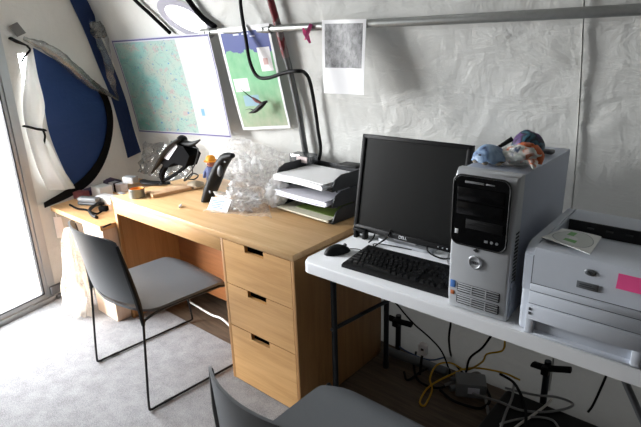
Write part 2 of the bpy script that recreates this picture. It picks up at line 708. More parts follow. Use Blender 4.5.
def crumple(bm, c, r, sub=4, amp=.35, freq=3.0, seed=0, flat_z=None, rot=None):
    res = bmesh.ops.create_icosphere(bm, subdivisions=sub, radius=1)
    for v in res['verts']:
        p = v.co.copy()
        q = p * freq + Vector((seed * 7.1, seed * 3.3, seed))
        d = noise.noise(q) * amp + noise.noise(q * 2.3) * amp * .5 + abs(noise.noise(q * 4.5)) * amp * .28
        p = p * (1 + d)
        p = Vector((p.x * r[0], p.y * r[1], p.z * r[2]))
        if rot is not None:
            p = rot @ p
        p += Vector(c)
        if flat_z is not None and p.z < flat_z:
            p.z = flat_z + .0005
        v.co = p


def root_loc(o):
    while o.parent:
        o = o.parent
    return o.location.copy()


def add(name, bm, mat, parent=None, local=False, smooth=True, angle=40, label=None, cat=None, group=None, kind=None):
    bmesh.ops.recalc_face_normals(bm, faces=bm.faces[:])
    if parent is not None:
        if not local:
            d = root_loc(parent)
            for v in bm.verts:
                v.co -= d
        loc = None
    else:
        xs = [v.co for v in bm.verts]
        lo = Vector((min(p.x for p in xs), min(p.y for p in xs), min(p.z for p in xs)))
        hi = Vector((max(p.x for p in xs), max(p.y for p in xs), max(p.z for p in xs)))
        loc = Vector(((lo.x + hi.x) / 2, (lo.y + hi.y) / 2, lo.z))
        for v in bm.verts:
            v.co -= loc
    me = bpy.data.meshes.new(name)
    bm.to_mesh(me)
    bm.free()
    me.materials.append(MT[mat] if isinstance(mat, str) else mat)
    if smooth:
        for p in me.polygons:
            p.use_smooth = True
        me.set_sharp_from_angle(angle=math.radians(angle))
    o = bpy.data.objects.new(name, me)
    COL.objects.link(o)
    if parent is not None:
        o.parent = parent
    else:
        o.location = loc
    tag(o, label, cat, group, kind)
    return o


def tag(o, label=None, cat=None, group=None, kind=None):
    if label:
        o['label'] = label
    if cat:
        o['category'] = cat
    if group:
        o['group'] = group
    if kind:
        o['kind'] = kind
    return o


def thing(name, loc, label, cat, group=None, rz=0.0):
    o = bpy.data.objects.new(name, None)
    o.location = loc
    o.rotation_euler = (0, 0, rz)
    o.empty_display_size = .05
    COL.objects.link(o)
    return tag(o, label, cat, group)


def text(name, s, size, mat, parent, M3, pos, ext=.0006):
    """lettering as a mesh part; M3 columns = text right, text up, text normal (world or local frame)"""
    cu = bpy.data.curves.new(name, 'FONT')
    cu.body = s
    cu.size = size
    cu.extrude = ext
    cu.align_x = 'CENTER'
    cu.align_y = 'CENTER'
    tmp = bpy.data.objects.new(name + '_tmp', cu)
    COL.objects.link(tmp)
    dg = bpy.context.evaluated_depsgraph_get()
    dg.update()
    me = bpy.data.meshes.new_from_object(tmp.evaluated_get(dg))
    bpy.data.objects.remove(tmp)
    bm = BM()
    bm.from_mesh(me)
    bpy.data.meshes.remove(me)
    for v in bm.verts:
        v.co = M3 @ v.co + Vector(pos)
    return add(name, bm, mat, parent, smooth=False)


def ribbon(bm, pts_a, pts_b, n=6, th=(0, 0, 0)):
    A = smooth_path(pts_a, n)
    B = smooth_path(pts_b, n)

    def f(u, v):
        q = u * (len(A) - 1)
        k = min(int(q), len(A) - 2)
        t = q - k
        a = A[k].lerp(A[k + 1], t)
        b = B[k].lerp(B[k + 1], t)
        return a.lerp(b, v)
    sheet(bm, f, len(A) - 1, 3, th)


XA, YA, ZA = Vector((1, 0, 0)), Vector((0, 1, 0)), Vector((0, 0, 1))
FRONT = Matrix((XA, ZA, -YA)).transposed()      # lettering on a face that looks along -Y

# ------------------------------------------------------------------ setting
FZ = .0072
bm = BM()
box2(bm, (-2.6, -4.0, -.1), (8.0, .78, 0))
add('floor', bm, 'plank', kind='structure')

bm = BM()
prism(bm, [(endx(-3.88, .03), -3.88), (.32, -3.88), (.32, .17), (endx(.17, .03), .17)], (0, 0, .0005), XA, YA, ZA, .0065)
add('carpet', bm, 'carpet', label='light grey speckled carpet laid over the plywood floor', cat='carpet')

bm = BM()


def wallf(u, v):
    X = -2.5 + u * 6.0
    Z = -.02 + v * 1.92
    n = noise.noise(Vector((X * 2.2 + Z * 1.3, Z * 2.4, .3))) * .010
    n += noise.noise(Vector((X * 7 - Z * 5, Z * 6, 4.3))) * .0035
    e = abs(noise.noise(Vector((X * 3.2 + Z * 2.6, Z * 3.6 - X * 1.2, 9.1))))
    n += max(0, .10 - e) * .04
    return Vector((X, wall_y(Z) + .008 - n, Z))


sheet(bm, wallf, 300, 110)
sheet(bm, lambda u, v: Vector((3.5 + 4.4 * u, wall_y(-.02 + 1.92 * v) + .008, -.02 + 1.92 * v)), 8, 20)
add('wall_back', bm, 'liner', kind='structure', angle=180)

bm = BM()


def roof(u, v):
    # roof vault: from the top of the back wall, over, and down the far side
    X = -2.5 + u * 10.4
    m = len(ROOF) - 1
    q = v * m
    k = min(int(q), m - 1)
    t = q - k
    y = ROOF[k][1] + (ROOF[k + 1][1] - ROOF[k][1]) * t
    z = ROOF[k][0] + (ROOF[k + 1][0] - ROOF[k][0]) * t
    n = noise.noise(Vector((X * 2.2, y * 2.4, z * 2))) * .012 + noise.noise(Vector((X * 6 + y * 3, y * 3, z * 3))) * .005
    return Vector((X, y + .008 - n, z + n))


ROOF = [(1.9, wall_y(1.9))] + [p for p in PROFILE if p[0] > 1.9]
ROOF += [(z, -3.2 - y) for z, y in PROFILE[::-1][1:]]
sheet(bm, roof, 130, 60)
add('ceiling', bm, 'liner', kind='structure', angle=180)

bm = BM()
DOOR_Y0, DOOR_Y1, DOOR_H = -1.14, -.164, 2.02
ys = [.75 - k * .08 for k in range(11)] + [-.1, DOOR_Y1]
ys = sorted(set([round(y, 3) for y in ys if y >= DOOR_Y1] + [DOOR_Y1, -.085, -.04] + [round(DOOR_Y1 - (DOOR_Y1 - DOOR_Y0) * k / 6, 3) for k in range(7)] + [-1.5, -2.0, -2.6, -3.2, -3.95]))
zs = sorted(set([0, .3, .6, .78, .9, 1.2, 1.5, 1.8, DOOR_H, 2.3, 2.6, 3.0]))
fine = []
for a, b in zip(ys, ys[1:]):
    fine += [a, (a + b) / 2]
ys = fine + [ys[-1]]
fine = []
for a, b in zip(zs, zs[1:]):
    fine += [a, a + (b - a) / 3, a + 2 * (b - a) / 3]
zs = fine + [zs[-1]]


def endp(y, z):
    n = 0
    if y > DOOR_Y1 + .02 or y < DOOR_Y0 - .02 or z > DOOR_H + .02:
        n = noise.noise(Vector((y * 4, z * 3, 2.2))) * .006
    return Vector((endx(y) + n - .006, y, z))


V = {}
for i, y in enumerate(ys):
    for j, z in enumerate(zs):
        V[i, j] = bm.verts.new(endp(y, z))
for i in range(len(ys) - 1):
    for j in range(len(zs) - 1):
        ym, zm = (ys[i] + ys[i + 1]) / 2, (zs[j] + zs[j + 1]) / 2
        if DOOR_Y0 < ym < DOOR_Y1 and zm < DOOR_H:
            continue
        if -.085 < ym < -.04 and .78 < zm < 1.5:  # opening added behind the curtain so that daylight backlights it
            continue
        bm.faces.new((V[i, j], V[i + 1, j], V[i + 1, j + 1], V[i, j + 1]))
add('wall_left', bm, 'liner_plain', kind='structure', angle=180)

bm = BM()
box2(bm, (7.8, -3.95, 0), (7.83, .75, 3.0))
add('wall_right', bm, 'far_wall', kind='structure')
bm = BM()
box2(bm, (-1.15, -2.93, 0), (7.7, -2.90, 2.5))  # unseen partition, set inside the vault to block bounce off the far side
add('bounce_screen', bm, 'far_wall', kind='structure')

bm = BM()
box2(bm, (-14, -14, -.16), (-2.0, 14, -.11))
add('ground', bm, 'gravel', kind='structure')

# blue strip down the corner of end wall and side wall
bm = BM()
ribbon(bm, [ate(*p, .012) for p in ((66, -10), (70, 0), (84, 30), (98, 65), (112, 100), (122, 135), (128, 158))],
       [ate(*p, .012) for p in ((87, -10), (91, 0), (99, 32), (113, 65), (126, 100), (134, 130), (141, 152))], 6, (-.004, 0, 0))
add('trim_1', bm, 'bluestrip', kind='structure')
# welded seam on the tent wall
bm = BM()
tube(bm, [Vector((.79, wall_y(z) - .006, z)) for z in (.1, .5, .9, 1.2, 1.45, 1.7, 1.88)], .006, 8, 4, flat=.5)
add('trim_2', bm, 'liner', kind='structure')

# ---- glazed door
eu = Vector((-.24, 1, 0)).normalized()       # along the end wall, towards the corner
en = Vector((1, .24, 0)).normalized()        # into the tent
O = Vector((endx(DOOR_Y1), DOOR_Y1, 0))


def dbox(bm, s0, s1, z0, z1, t0, t1, bevel=.002):
    rot = Matrix((eu, en, ZA)).transposed()
    c = O + eu * (s0 + s1) / 2 + en * (t0 + t1) / 2 + ZA * (z0 + z1) / 2
    box(bm, c, (abs(s1 - s0), abs(t1 - t0), abs(z1 - z0)), bevel, 1, rot)


W = 1.0
bm = BM()
dbox(bm, -.052, 0, 0, 2.02, -.05, .012)
dbox(bm, -W, -W + .052, 0, 2.02, -.05, .012)
dbox(bm, -W, 0, 1.96, 2.02, -.05, .012)
dbox(bm, -W, 0, 0.0, .035, -.05, .02)
door = add('door_1', bm, 'alu', kind='structure')
bm = BM()
dbox(bm, -W + .05, -.05, .022, .062, -.03, .004)
dbox(bm, -.072, -.05, .035, 1.97, -.03, .004)
dbox(bm, -W + .05, -W + .1, .035, 1.97, -.03, .004)
dbox(bm, -W + .05, -.05, 1.92, 1.97, -.03, .004)
add('door_leaf', bm, 'alu', door, label='lighter aluminium leaf frame around the glass')
bm = BM()
dbox(bm, -W + .1, -.072, .062, .070, -.02, .006)
dbox(bm, -.080, -.072, .062, 1.92, -.02, .006)
add('gasket', bm, 'gasket', door, label='black rubber gasket along the glass')
bm = BM()
dbox(bm, -W + .1, -.076, .066, 1.93, -.012, -.008, 0)
add('door_glass', bm, 'glass', door)
bm = BM()
dbox(bm, -.045, .03, .045, .10, .012, .03)
dbox(bm, .005, .05, .08, .10, .012, .03)
add('corner_bracket', bm, 'alu_dark', door, label='dark grey metal bracket at the foot of the jamb')
bm = BM()
dbox(bm, -.015, .22, 0, .03, .006, .035)
add('sill', bm, 'alu_dark', door)

# ---- arched window in the end wall (blue outer cloth, black zip band, clear vinyl)
bm = BM()
left = [(33, 48), (38, 75), (44, 105), (50, 135), (62, 165), (75, 190)]
right = [(34, 48), (96, 84), (109, 108), (110, 130), (105, 152), (80, 190)]
ribbon(bm, [ate(*p, .006) for p in left], [ate(*p, .006) for p in right], 6, (-.003, 0, 0))
win = add('window_1', bm, 'blue', kind='structure')
bm = BM()
outer = [(94, 80), (107, 95), (113, 115), (112, 138), (105, 162), (92, 182), (72, 196), (45, 208)]
inner = [(91, 82), (102, 98), (107, 116), (106, 136), (99, 157), (85, 176), (66, 190), (44, 203)]
ribbon(bm, [ate(*p, .016) for p in outer], [ate(*p, .020) for p in inner], 6, (-.006, 0, 0))
add('zip_band', bm, 'black_web', win, label='black curved zip band of the window')
bm = BM()
ua = [(24, 37), (45, 42), (62, 52), (80, 68), (97, 84), (119, 100)]
ub = [(24, 41), (40, 50), (56, 61), (74, 76), (92, 88), (118, 100)]
roll = [ate((a[0] + b[0]) / 2, (a[1] + b[1]) / 2, .03) for a, b in zip(ua, ub)]
tube(bm, roll, [.008, .026, .034, .034, .026, .004], 12, 8)
for v in bm.verts:
    v.co += Vector((0, 0, noise.noise(v.co * 22) * .012))
add('vinyl_roll', bm, 'film_grey', win, label='clear vinyl flap rolled up along the window top')

# ---- white curtain tied beside the window
cur = thing('curtain', ate(55, 195, .05), 'white gathered fabric flap tied with a black strap beside the glazed door', 'curtain')
bm = BM()
cl = [(27, 50), (25, 80), (23, 108), (26, 128), (31, 148), (38, 170), (48, 190)]
cr = [(33, 49), (37, 72), (45, 105), (43, 129), (52, 146), (62, 166), (76, 187)]
A = smooth_path([ate(*p, .02) for p in cl], 8)
B = smooth_path([ate(*p, .02) for p in cr], 8)


def curt(u, v):
    q = u * (len(A) - 1)
    k = min(int(q), len(A) - 2)
    a = A[k].lerp(A[k + 1], q - k)
    b = B[k].lerp(B[k + 1], q - k)
    p = a.lerp(b, v)
    wdt = (b - a).length
    bulge = math.sin(PI * v) * wdt * .28 + math.sin(v * PI * 5 + u * 2) * wdt * .045
    return p + en * bulge


sheet(bm, curt, len(A) - 1, 24, -en * .006)
add('flap', bm, 'curtain', cur)
bm = BM()
tie = [ate(24, 126, .02), ate(29, 127, .055), ate(37, 129, .075), ate(45, 130, .03)]
tube(bm, tie, .014, 8, 6, flat=.4)
tube(bm, [ate(43, 130, .05), ate(45, 136, .055), ate(44, 145, .05), ate(45, 155, .045)], .006, 6, 5)
add('tie_strap', bm, 'black_web', cur, label='black strap knotted round the middle')

bm = BM()
a, b, c_, d = [ate(*p, .012) for p in ((9, 26), (17, 22), (26, 33), (17, 37))]
sheet(bm, lambda u, v: (a.lerp(b, u)).lerp(d.lerp(c_, u), v), 4, 4, (.003, 0, 0))
add('tape_patch', bm, 'grey_tape', label='small grey tape patch on the end wall above the door jamb', cat='tape')
bm = BM()
tube(bm, [ate(10, 38, .02), ate(18, 42, .025), ate(28, 46, .03)], [.022, .026, .010], 8, 5, flat=.35)
tube(bm, [ate(27, 46, .03), ate(30, 50, .032), ate(25, 56, .03), ate(21, 63, .025)], .006, 6, 6)
add('webbing_strap', bm, 'black_web', label='short black webbing strap hanging at the top of the window', cat='strap')
# plastic knot at the corner
bm = BM()
ribbon(bm, [ate(*p, .03) for p in ((92, 26), (96, 40), (103, 60), (108, 80), (117, 99))],
       [ate(*p, .06) for p in ((101, 22), (108, 38), (112, 58), (115, 78), (119, 99))], 6)
crumple(bm, ate(98, 30, .05), (.05, .04, .05), 3, .5, 2.2, 3)
for v in bm.verts:
    v.co += Vector((noise.noise(v.co * 25), noise.noise(v.co * 25 + Vector((5, 0, 0))), 0)) * .012
add('plastic_sheet', bm, 'film_grey', label='knotted clear plastic sheet hanging in the tent corner beside the map', cat='plastic')

# ---- lit porthole in the liner
bm = BM()
vs, rim = [], []
for k in range(40):
    t = 2 * PI * k / 40
    ex, ey = math.cos(t), math.sin(t)
    vs.append(bm.verts.new(atv(186 + 21 * ex - 7 * ey * .4, 19 + 11 * ex + 8.5 * ey, .016)))
bm.faces.new(vs)
w2 = add('window_2', bm, 'port', kind='structure', smooth=False)
bm = BM()
pi_, po_ = [], []
for k in range(41):
    t = 2 * PI * k / 40
    ex, ey = math.cos(t), math.sin(t)
    pi_.append(atv(186 + 21 * ex - 2.8 * ey, 19 + 11 * ex + 8.5 * ey, .014))
    po_.append(atv(186 + 29 * ex - 3.5 * ey, 19 + 15.5 * ex + 13.5 * ey, .012))
sheet(bm, lambda u, v: pi_[round(u * 40)].lerp(po_[round(u * 40)], v), 40, 2)
add('port_ring', bm, 'ring_grey', w2, label='pale grey reinforcing ring')

# ---- pipes, poles, straps and hoses on the tent wall
rail = thing('rail', (.4, .462, 1.575), 'long horizontal galvanised pipe running along the tent wall', 'pipe')
bm = BM()
ra, rb = Vector((-1.02, .462, 1.577)), Vector((2.6, .462, 1.572))
cyl(bm, ra, rb, .0165, seg=20)
add('pipe', bm, 'steel', rail)
for xx in (-.56, -.99):
    bm = BM()
    cyl(bm, (xx - .04, .462, 1.576), (xx + .04, .462, 1.576), .0205, seg=20)
    cyl(bm, (xx, .445, 1.576), (xx, .435, 1.576), .006, seg=8)
    add('coupling', bm, 'steel', rail)

pole = thing('tent_pole', (-.49, .66, 0), 'upright steel tent pole wrapped with red tape where it passes the rail', 'pole')
bm = BM()
tube(bm, [Vector((-.485, wall_y(z) - .03, z)) for z in (.0, .4, .75, 1.0, 1.2, 1.4, 1.6, 1.8, 2.0, 2.2)], .0155, 14, 5)
add('shaft', bm, 'pole', pole)
bm = BM()
tube(bm, [Vector((-.485, wall_y(z) - .031, z)) for z in (1.45, 1.5, 1.6, 1.7, 1.8, 1.95)], .0168, 14, 5)
add('red_tape', bm, 'worn_red', pole, label='red tape wrapped round the pole')

bm = BM()
hose = [aty(*p, .425) for p in ((240, -14), (241, 8), (246, 40), (250, 62), (257, 76), (268, 78), (284, 73), (298, 71))]
hose += [aty(305, 73, .49), aty(310, 82, .535), aty(314.5, 105, .575), aty(318, 130, .60), aty(320.5, 152, .622), Vector((-.455, .645, .86))]
tube(bm, hose, .0085, 10, 7)
add('black_hose', bm, 'rubber', label='black hose looping down in front of the poster and behind the pole', cat='hose')
bm = BM()
tube(bm, [atv(*p, .02) for p in ((126, -12), (135, 0), (150, 14), (170, 33))], .013, 8, 6, flat=.8)
add('roof_strap', bm, 'matte_black', label='thin black strap on the roof liner left of the white porthole', cat='strap')
bm = BM()
tube(bm, [atv(*p, .022) for p in ((180, -12), (190, 2), (202, 17), (215, 27))], .018, 8, 6, flat=.8)
add('roof_strap', bm, 'matte_black', label='broad black strap on the roof liner right of the white porthole', cat='strap')
bm = BM()
tube(bm, [aty(303, 28, .44), aty(306, 34, .432), aty(310, 43, .435)], [.004, .014, .006], 8, 5, flat=.35)
tube(bm, [aty(311, 24, .44), aty(308, 32, .432), aty(305, 40, .436)], [.010, .012, .004], 8, 5, flat=.35)
add('ribbon', bm, 'pink', label='bright pink ribbon tied on the rail beside the pole', cat='ribbon')

# ---- map, poster, photo page


def hang(name, tl, tr, bl, br, mat, label, cat, bow=.0, nu=24, nv=24):
    bm = BM()
    tl, tr, bl, br = map(Vector, (tl, tr, bl, br))

    def f(u, v):
        p = bl.lerp(br, u).lerp(tl.lerp(tr, u), v)
        p.y -= bow * math.sin(PI * v) * (1 - .4 * u) + .004 * math.sin(u * 7 + v * 3)
        p.y = min(p.y, wall_y(p.z) - .016)
        return p
    sheet(bm, f, nu, nv, (0, .0012, 0))
    return add(name, bm, mat, label=label, cat=cat)


hang('map', aty(111, 40, .478), aty(208, 33, .440), aty(139, 132, .628), aty(232, 138, .56), 'map',
     'large pale green wall map with white legend hanging left of the poster', 'map', -.012)
hang('poster', aty(217, 29, .440), aty(268, 23, .440), aty(243, 130, .60), aty(291, 128, .59), 'poster',
     'tall poster of green land under a blue sea hanging on the rail', 'poster', .0)
hang('photo_page', aty(322, 20, .440), aty(366, 19, .440), aty(324, 93, .445), aty(364, 95, .445), 'photo',
     'white page with a grey photograph hanging from the rail right of the pole', 'paper', 0, 8, 12)

# ornament pinned to the poster
pY = .50
bird = thing('bird_ornament', aty(256, 110, pY), 'small black and red bird shaped ornament on the lower poster', 'ornament')
bm = BM()
tube(bm, [aty(267, 101, pY), aty(264, 103, pY), aty(260, 107, pY), aty(255, 111, pY), aty(249, 113, pY)], [.004, .014, .017, .015, .003], 10, 5, flat=.7)
tube(bm, [aty(263, 104, pY), aty(268, 102, pY)], [.004, .001], 6, 1)
add('body', bm, 'black', bird)
bm = BM()
tube(bm, [aty(241, 89, pY), aty(248, 95, pY), aty(256, 100, pY)], [.001, .004, .006], 8, 5, flat=.5)
add('tail', bm, 'black', bird)
bm = BM()
tube(bm, [aty(253, 98, pY), aty(257, 101, pY), aty(261, 103, pY)], [.007, .012, .008], 8, 5, flat=.7)
add('wing', bm, 'red_tape', bird, label='red wing')
bm = BM()
tube(bm, [aty(255, 111, pY), aty(250, 109, pY), aty(245, 110, pY)], [.006, .004, .001], 8, 5, flat=.5)
add('foot', bm, 'dark_grey', bird)

# ---- tent wall foot: floor pipe and clamped posts
bm = BM()
cyl(bm, (.03, .59, .035), (.36, .615, .035), .022, seg=16)
add('floor_pipe', bm, 'leg_grey', label='grey pipe lying on the floor along the tent wall', cat='pipe')
for (px, lx, rx, lab) in ((398, 388, 412, 'black clamp cross on the tent wall near the left table leg'),
                          (547, 533, 571, 'black clamp cross on the tent wall below the printer')):
    py = 321 if px < 450 else 368
    t = thing('wall_clamp', aty(px, py + 20, .64), lab, 'clamp', 'clamps on the foot of the tent wall')
    bm = BM()
    p = aty(px, py, .65)
    cyl(bm, (p.x, .655, 0.0), (p.x, .655, p.z + .03), .014, seg=10)
    add('post', bm, 'leg', t)
    bm = BM()
    tube(bm, [aty(lx, py - 4, .645), aty(px, py, .635), aty(rx, py + (4 if px < 450 else 2), .645)], .022, 8, 4, flat=.45)
    add('strap', bm, 'black_web', t)
    bm = BM()
    box(bm, (p.x, .63, p.z), (.03, .03, .04), .005)
    add('buckle', bm, 'black', t)

# ------------------------------------------------------------------ desk
HD = .75
desk = thing('desk', (-.68, .3, 0), 'oak office desk with three drawers and an open knee space', 'desk')
bm = BM()
box2(bm, (-1.36, -.004, .722), (.0, .60, HD), .003)
add('desktop', bm, 'desk_top', desk)
bm = BM()
box2(bm, (-1.36, 0, .655), (-.442, .02, .7215), .002)
add('apron', bm, 'desk_x', desk)
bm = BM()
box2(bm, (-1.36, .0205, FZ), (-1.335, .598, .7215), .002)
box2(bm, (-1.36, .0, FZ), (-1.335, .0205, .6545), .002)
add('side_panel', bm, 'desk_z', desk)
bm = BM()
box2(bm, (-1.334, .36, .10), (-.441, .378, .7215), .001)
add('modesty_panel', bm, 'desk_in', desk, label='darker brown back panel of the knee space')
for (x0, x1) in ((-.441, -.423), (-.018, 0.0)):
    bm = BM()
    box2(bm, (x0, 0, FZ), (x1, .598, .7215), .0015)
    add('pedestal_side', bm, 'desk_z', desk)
bm = BM()
box2(bm, (-.4225, .58, 0.01), (-.0185, .598, .7215), .001)
add('pedestal_back', bm, 'slot', desk)
bm = BM()
box2(bm, (-.4225, .03, .712), (-.0185, .579, .7215), 0)
add('pedestal_rail', bm, 'slot', desk)
bm = BM()
box2(bm, (-.4225, .003, FZ), (-.0185, .02, .010), 0)
add('plinth', bm, 'slot', desk)
for (z0, z1, s) in ((.512, .7185, (244, 244.5, 262.8)), (.302, .5085, (247.3, 290.5, 266)), (.012, .2985, (251, 332.5, 269))):
    a = aty(s[0], s[1], 0)
    b = aty(s[2], s[1] + (s[2] - s[0]) * .36, 0)
    x0, x1 = -.4215, -.0195
    h = .030
    poly = [(x0, z0), (x1, z0), (x1, z1), (b.x, z1), (b.x, z1 - h), (a.x, z1 - h), (a.x, z1), (x0, z1)]
    bm = BM()
    prism(bm, poly, (0, 0, 0), XA, ZA, YA, .018)
    d = add('drawer', bm, 'desk_x', desk, smooth=False)
    bm = BM()
    box2(bm, (x0 + .02, .10, z0 + .01), (x1 - .02, .112, z1 - .002))  # dark board gives the hand slot its shade
    add('drawer_box', bm, 'slot', d, label='drawer inside seen through the hand slot, recess shade in its colour')

# white cable under the desk
bm = BM()
tube(bm, [(-1.05, .34, .16), aty(189, 299, .30), aty(200, 308, .26), aty(212, 315, .22), aty(226, 322, .18), (-.46, .16, .03)], .006, 8, 6)
add('cable', bm, 'white_cable', label='white cable sagging in the desk knee space', cat='cable')

# ------------------------------------------------------------------ low side unit against the end wall
low = thing('side_unit', (-1.66, .2, 0), 'low wooden side unit between the desk and the end wall', 'side table')
bm = BM()
prism(bm, [(endx(-.09, .02), -.09), (-1.366, -.09), (-1.366, .62), (endx(.62, .02), .62)], (0, 0, .572), XA, YA, ZA, .028)
add('worktop', bm, 'low_top', low)
bm = BM()
box2(bm, (-1.60, -.08, FZ), (-1.368, .60, .571), .002)
add('cabinet', bm, 'low_front', low, label='pale front panel below the worktop')
bm = BM()
box2(bm, (-2.0, .5, .0), (-1.62, .52, .571), .002)
add('back_panel', bm, 'low_front', low)
LZ = .6


def low_item(px, py):
    return atz(px, py, LZ)


# clutter on the low unit
st = thing('stapler', low_item(90, 205), 'grey office stapler lying on the low unit', 'stapler', rz=.4)
bm = BM()
box(bm, (0, 0, .012), (.15, .045, .02), .006)
add('base', bm, 'dark_grey', st, local=True)
bm = BM()
box(bm, (0, 0, .038), (.14, .05, .028), .009)
add('arm', bm, 'grey_plastic', st, local=True)
bm = BM()
tube(bm, [low_item(104, 205) + ZA * .01, low_item(96, 207) + ZA * .012, low_item(90, 212) + ZA * .012, low_item(93, 217) + ZA * .01, low_item(97, 219) + ZA * .01], .010, 8, 6)
add('cable', bm, 'rubber', label='thick black cable curling on the low unit beside the stapler', cat='cable')
bm = BM()
tube(bm, [low_item(103, 228) + ZA * .004, low_item(111, 224.5) + ZA * .004], .005, 8, 1)
add('pencil', bm, 'slot', label='dark brown pencil near the front edge of the low unit', cat='pencil')
k = 0
for (px, py, s, rz, mat, nm, lab, ct) in (
        (108, 203, (.12, .07, .05), .3, 'paper', 'carton', 'small white carton on the low unit near the desk corner', 'box'),
        (103, 196, (.10, .09, .07), .1, 'paper', 'carton', 'white carton behind the stapler on the low unit', 'box'),
        (119, 191, (.12, .06, .06), .2, 'paper_grey', 'carton', 'pale carton with black tape leaning behind the desk corner', 'box'),
        (92, 193, (.14, .10, .035), -.2, 'purple', 'booklet', 'purple grey booklet lying at the back of the low unit', 'booklet'),
        (82, 198, (.08, .06, .045), .4, 'redbox', 'packet', 'dull red packet behind the stapler on the low unit', 'packet')):
    p = low_item(px, py)
    bm = BM()
    rot = Matrix.Rotation(rz, 3, 'Z')
    box(bm, (p.x, p.y, LZ + s[2] / 2 + .0005), s, .004, 2, rot)
    o = add(nm, bm, mat, label=lab, cat=ct)
    if 'black tape' in lab:
        bm = BM()
        box(bm, (p.x, p.y, LZ + s[2] / 2), (s[0] * .2, s[1] * 1.03, s[2] * 1.03), .003, 1, rot)
        add('tape', bm, 'black', o)
p = low_item(104, 211)
bm = BM()
box(bm, (p.x, p.y, LZ + .0155), (.05, .035, .03), .006, 2, Matrix.Rotation(.5, 3, 'Z'))
add('power_adapter', bm, 'matte_black', label='small black power adapter in front of the small white carton on the low unit', cat='adapter')
bm = BM()
tube(bm, [low_item(102, 213) + ZA * .01, low_item(96, 215) + ZA * .008, low_item(86, 211) + ZA * .008, low_item(78, 210) + ZA * .008, low_item(70, 206) + ZA * .008], .006, 8, 6)
add('cable', bm, 'matte_black', label='thin black cable from the small adapter towards the window zip', cat='cable')
bm = BM()
crumple(bm, low_item(110, 187) + ZA * .03, (.16, .05, .03), 3, .5, 2, 5, LZ)
add('cloth', bm, 'purple', label='crumpled grey purple cloth along the tent wall behind the cartons', cat='cloth')

# plastic bag under the low unit and paper tag on the wall
bag = thing('plastic_bag', (-1.75, -.12, 0), 'white translucent plastic bag hanging from the low unit edge', 'bag')
bm = BM()
top = atz(83, 222, .57) + Vector((0, -.025, 0))


def bagf(u, v):
    a = u * 2 * PI
    w = .02 + .10 * (1 - v) ** .7
    cx = top.x + (1 - v) * -.07
    cy = -.16 - .0 * v
    p = Vector((cx + w * math.cos(a), cy + w * .55 * math.sin(a), .015 + v * .545))
    n = noise.noise(Vector((math.cos(a) * 2.2, math.sin(a) * 2.2, v * 2.0))) * .05 * (1 - v * .7)
    n += noise.noise(Vector((math.cos(a) * 6, math.sin(a) * 6, v * 2.5))) * .02
    return p + Vector((math.cos(a) * n, math.sin(a) * n, 0))


sheet(bm, bagf, 64, 28)
add('film', bm, 'bagfilm', bag)
bm = BM()
crumple(bm, (top.x - .07, -.16, .09), (.075, .045, .08), 3, .35, 2, 8, .012)
add('contents', bm, 'film_white', bag, label='crumpled white film inside')
bm = BM()
a, b, c_, d = [ate(*p, .012) for p in ((53, 217), (61, 217), (66, 237), (57, 238))]
sheet(bm, lambda u, v: d.lerp(c_, u).lerp(a.lerp(b, u), v), 4, 4, (.002, 0, 0))
tube(bm, [ate(55, 213, .012), ate(57, 218, .012)], .003, 6, 1)
add('paper_tag', bm, 'paper', label='white paper tag hanging on the end wall under the low unit', cat='tag')

# ------------------------------------------------------------------ things on the desk


def dk(px, py, z=HD):
    return atz(px, py, z)


p = dk(137.5, 197)
tin = thing('tin', p, 'round grey tin with orange inside at the left end of the desk', 'tin')
bm = BM()
lathe(bm, [(0, 0), (.040, 0), (.042, .002), (.042, .046), (.043, .048), (.041, .05), (.038, .048), (.038, .036)], p, 32)
add('can', bm, 'tin', tin)
bm = BM()
lathe(bm, [(0, .034), (.0375, .034), (.0375, .0475), (.036, .0475), (.034, .037), (0, .037)], p, 32)
add('filling', bm, 'orange', tin, label='orange filling')

bfl, bfr, bbl = dk(153, 198.5), dk(192, 190), dk(140, 188)
bdir = (bfr - bfl).normalized()
bm = BM()
bper = Vector((-bdir.y, bdir.x, 0))
rot = Matrix((bdir, bper, ZA)).transposed()
L = (bfr - bfl).length
bc = bfl + bdir * L / 2 + bper * .055 + ZA * .0095
box(bm, bc, (L, .11, .018), .003, 2, rot)
add('wooden_board', bm, 'board', label='pale wooden board lying on the desk under the black telephone', cat='board')
BZ = HD + .019

# black telephone on its bent stand, seen edge on
ph = thing('telephone', atz(163, 184, BZ), 'black telephone with raised handset standing on the pale board', 'telephone')
q = atz(163, 184, BZ)
PY_ = q.y


def tp(px, py, dy=0.0):
    return aty(px, py, PY_ + dy)


bm = BM()
lathe(bm, [(0, 0), (.022, 0), (.022, .006), (.012, .010), (.010, .03), (0, .03)], (q.x, q.y, BZ), 20)
add('foot', bm, 'black', ph)
bm = BM()
tube(bm, [tp(163, 182), tp(162, 174), tp(166, 166), tp(173, 158)], [.012, .018, .016, .012], 10, 5)
tube(bm, [tp(165, 180, .0), tp(176, 174), tp(186, 166), tp(191, 160)], [.009, .010, .010, .006], 10, 5)
add('stand', bm, 'matte_black', ph)
bm = BM()
pts = [tp(176, 140), tp(188, 146), tp(194, 155), tp(190, 166), tp(178, 162), tp(171, 167), tp(165, 162), tp(170, 150)]
o0 = pts[0]
prism(bm, [((p - o0).dot(XA), (p - o0).z) for p in pts], o0 - YA * .03, XA, ZA, YA, .075)
add('body', bm, 'matte_black', ph, angle=25)
bm = BM()
tube(bm, [tp(180, 139, -.035), tp(173, 144, -.035), tp(165, 153, -.035), tp(158, 164, -.035), tp(152, 173, -.035)], [.014, .024, .022, .018, .008], 12, 6, flat=.55)
add('handset', bm, 'black', ph)
bm = BM()
ball(bm, tp(182, 140), (.028, .03, .026))
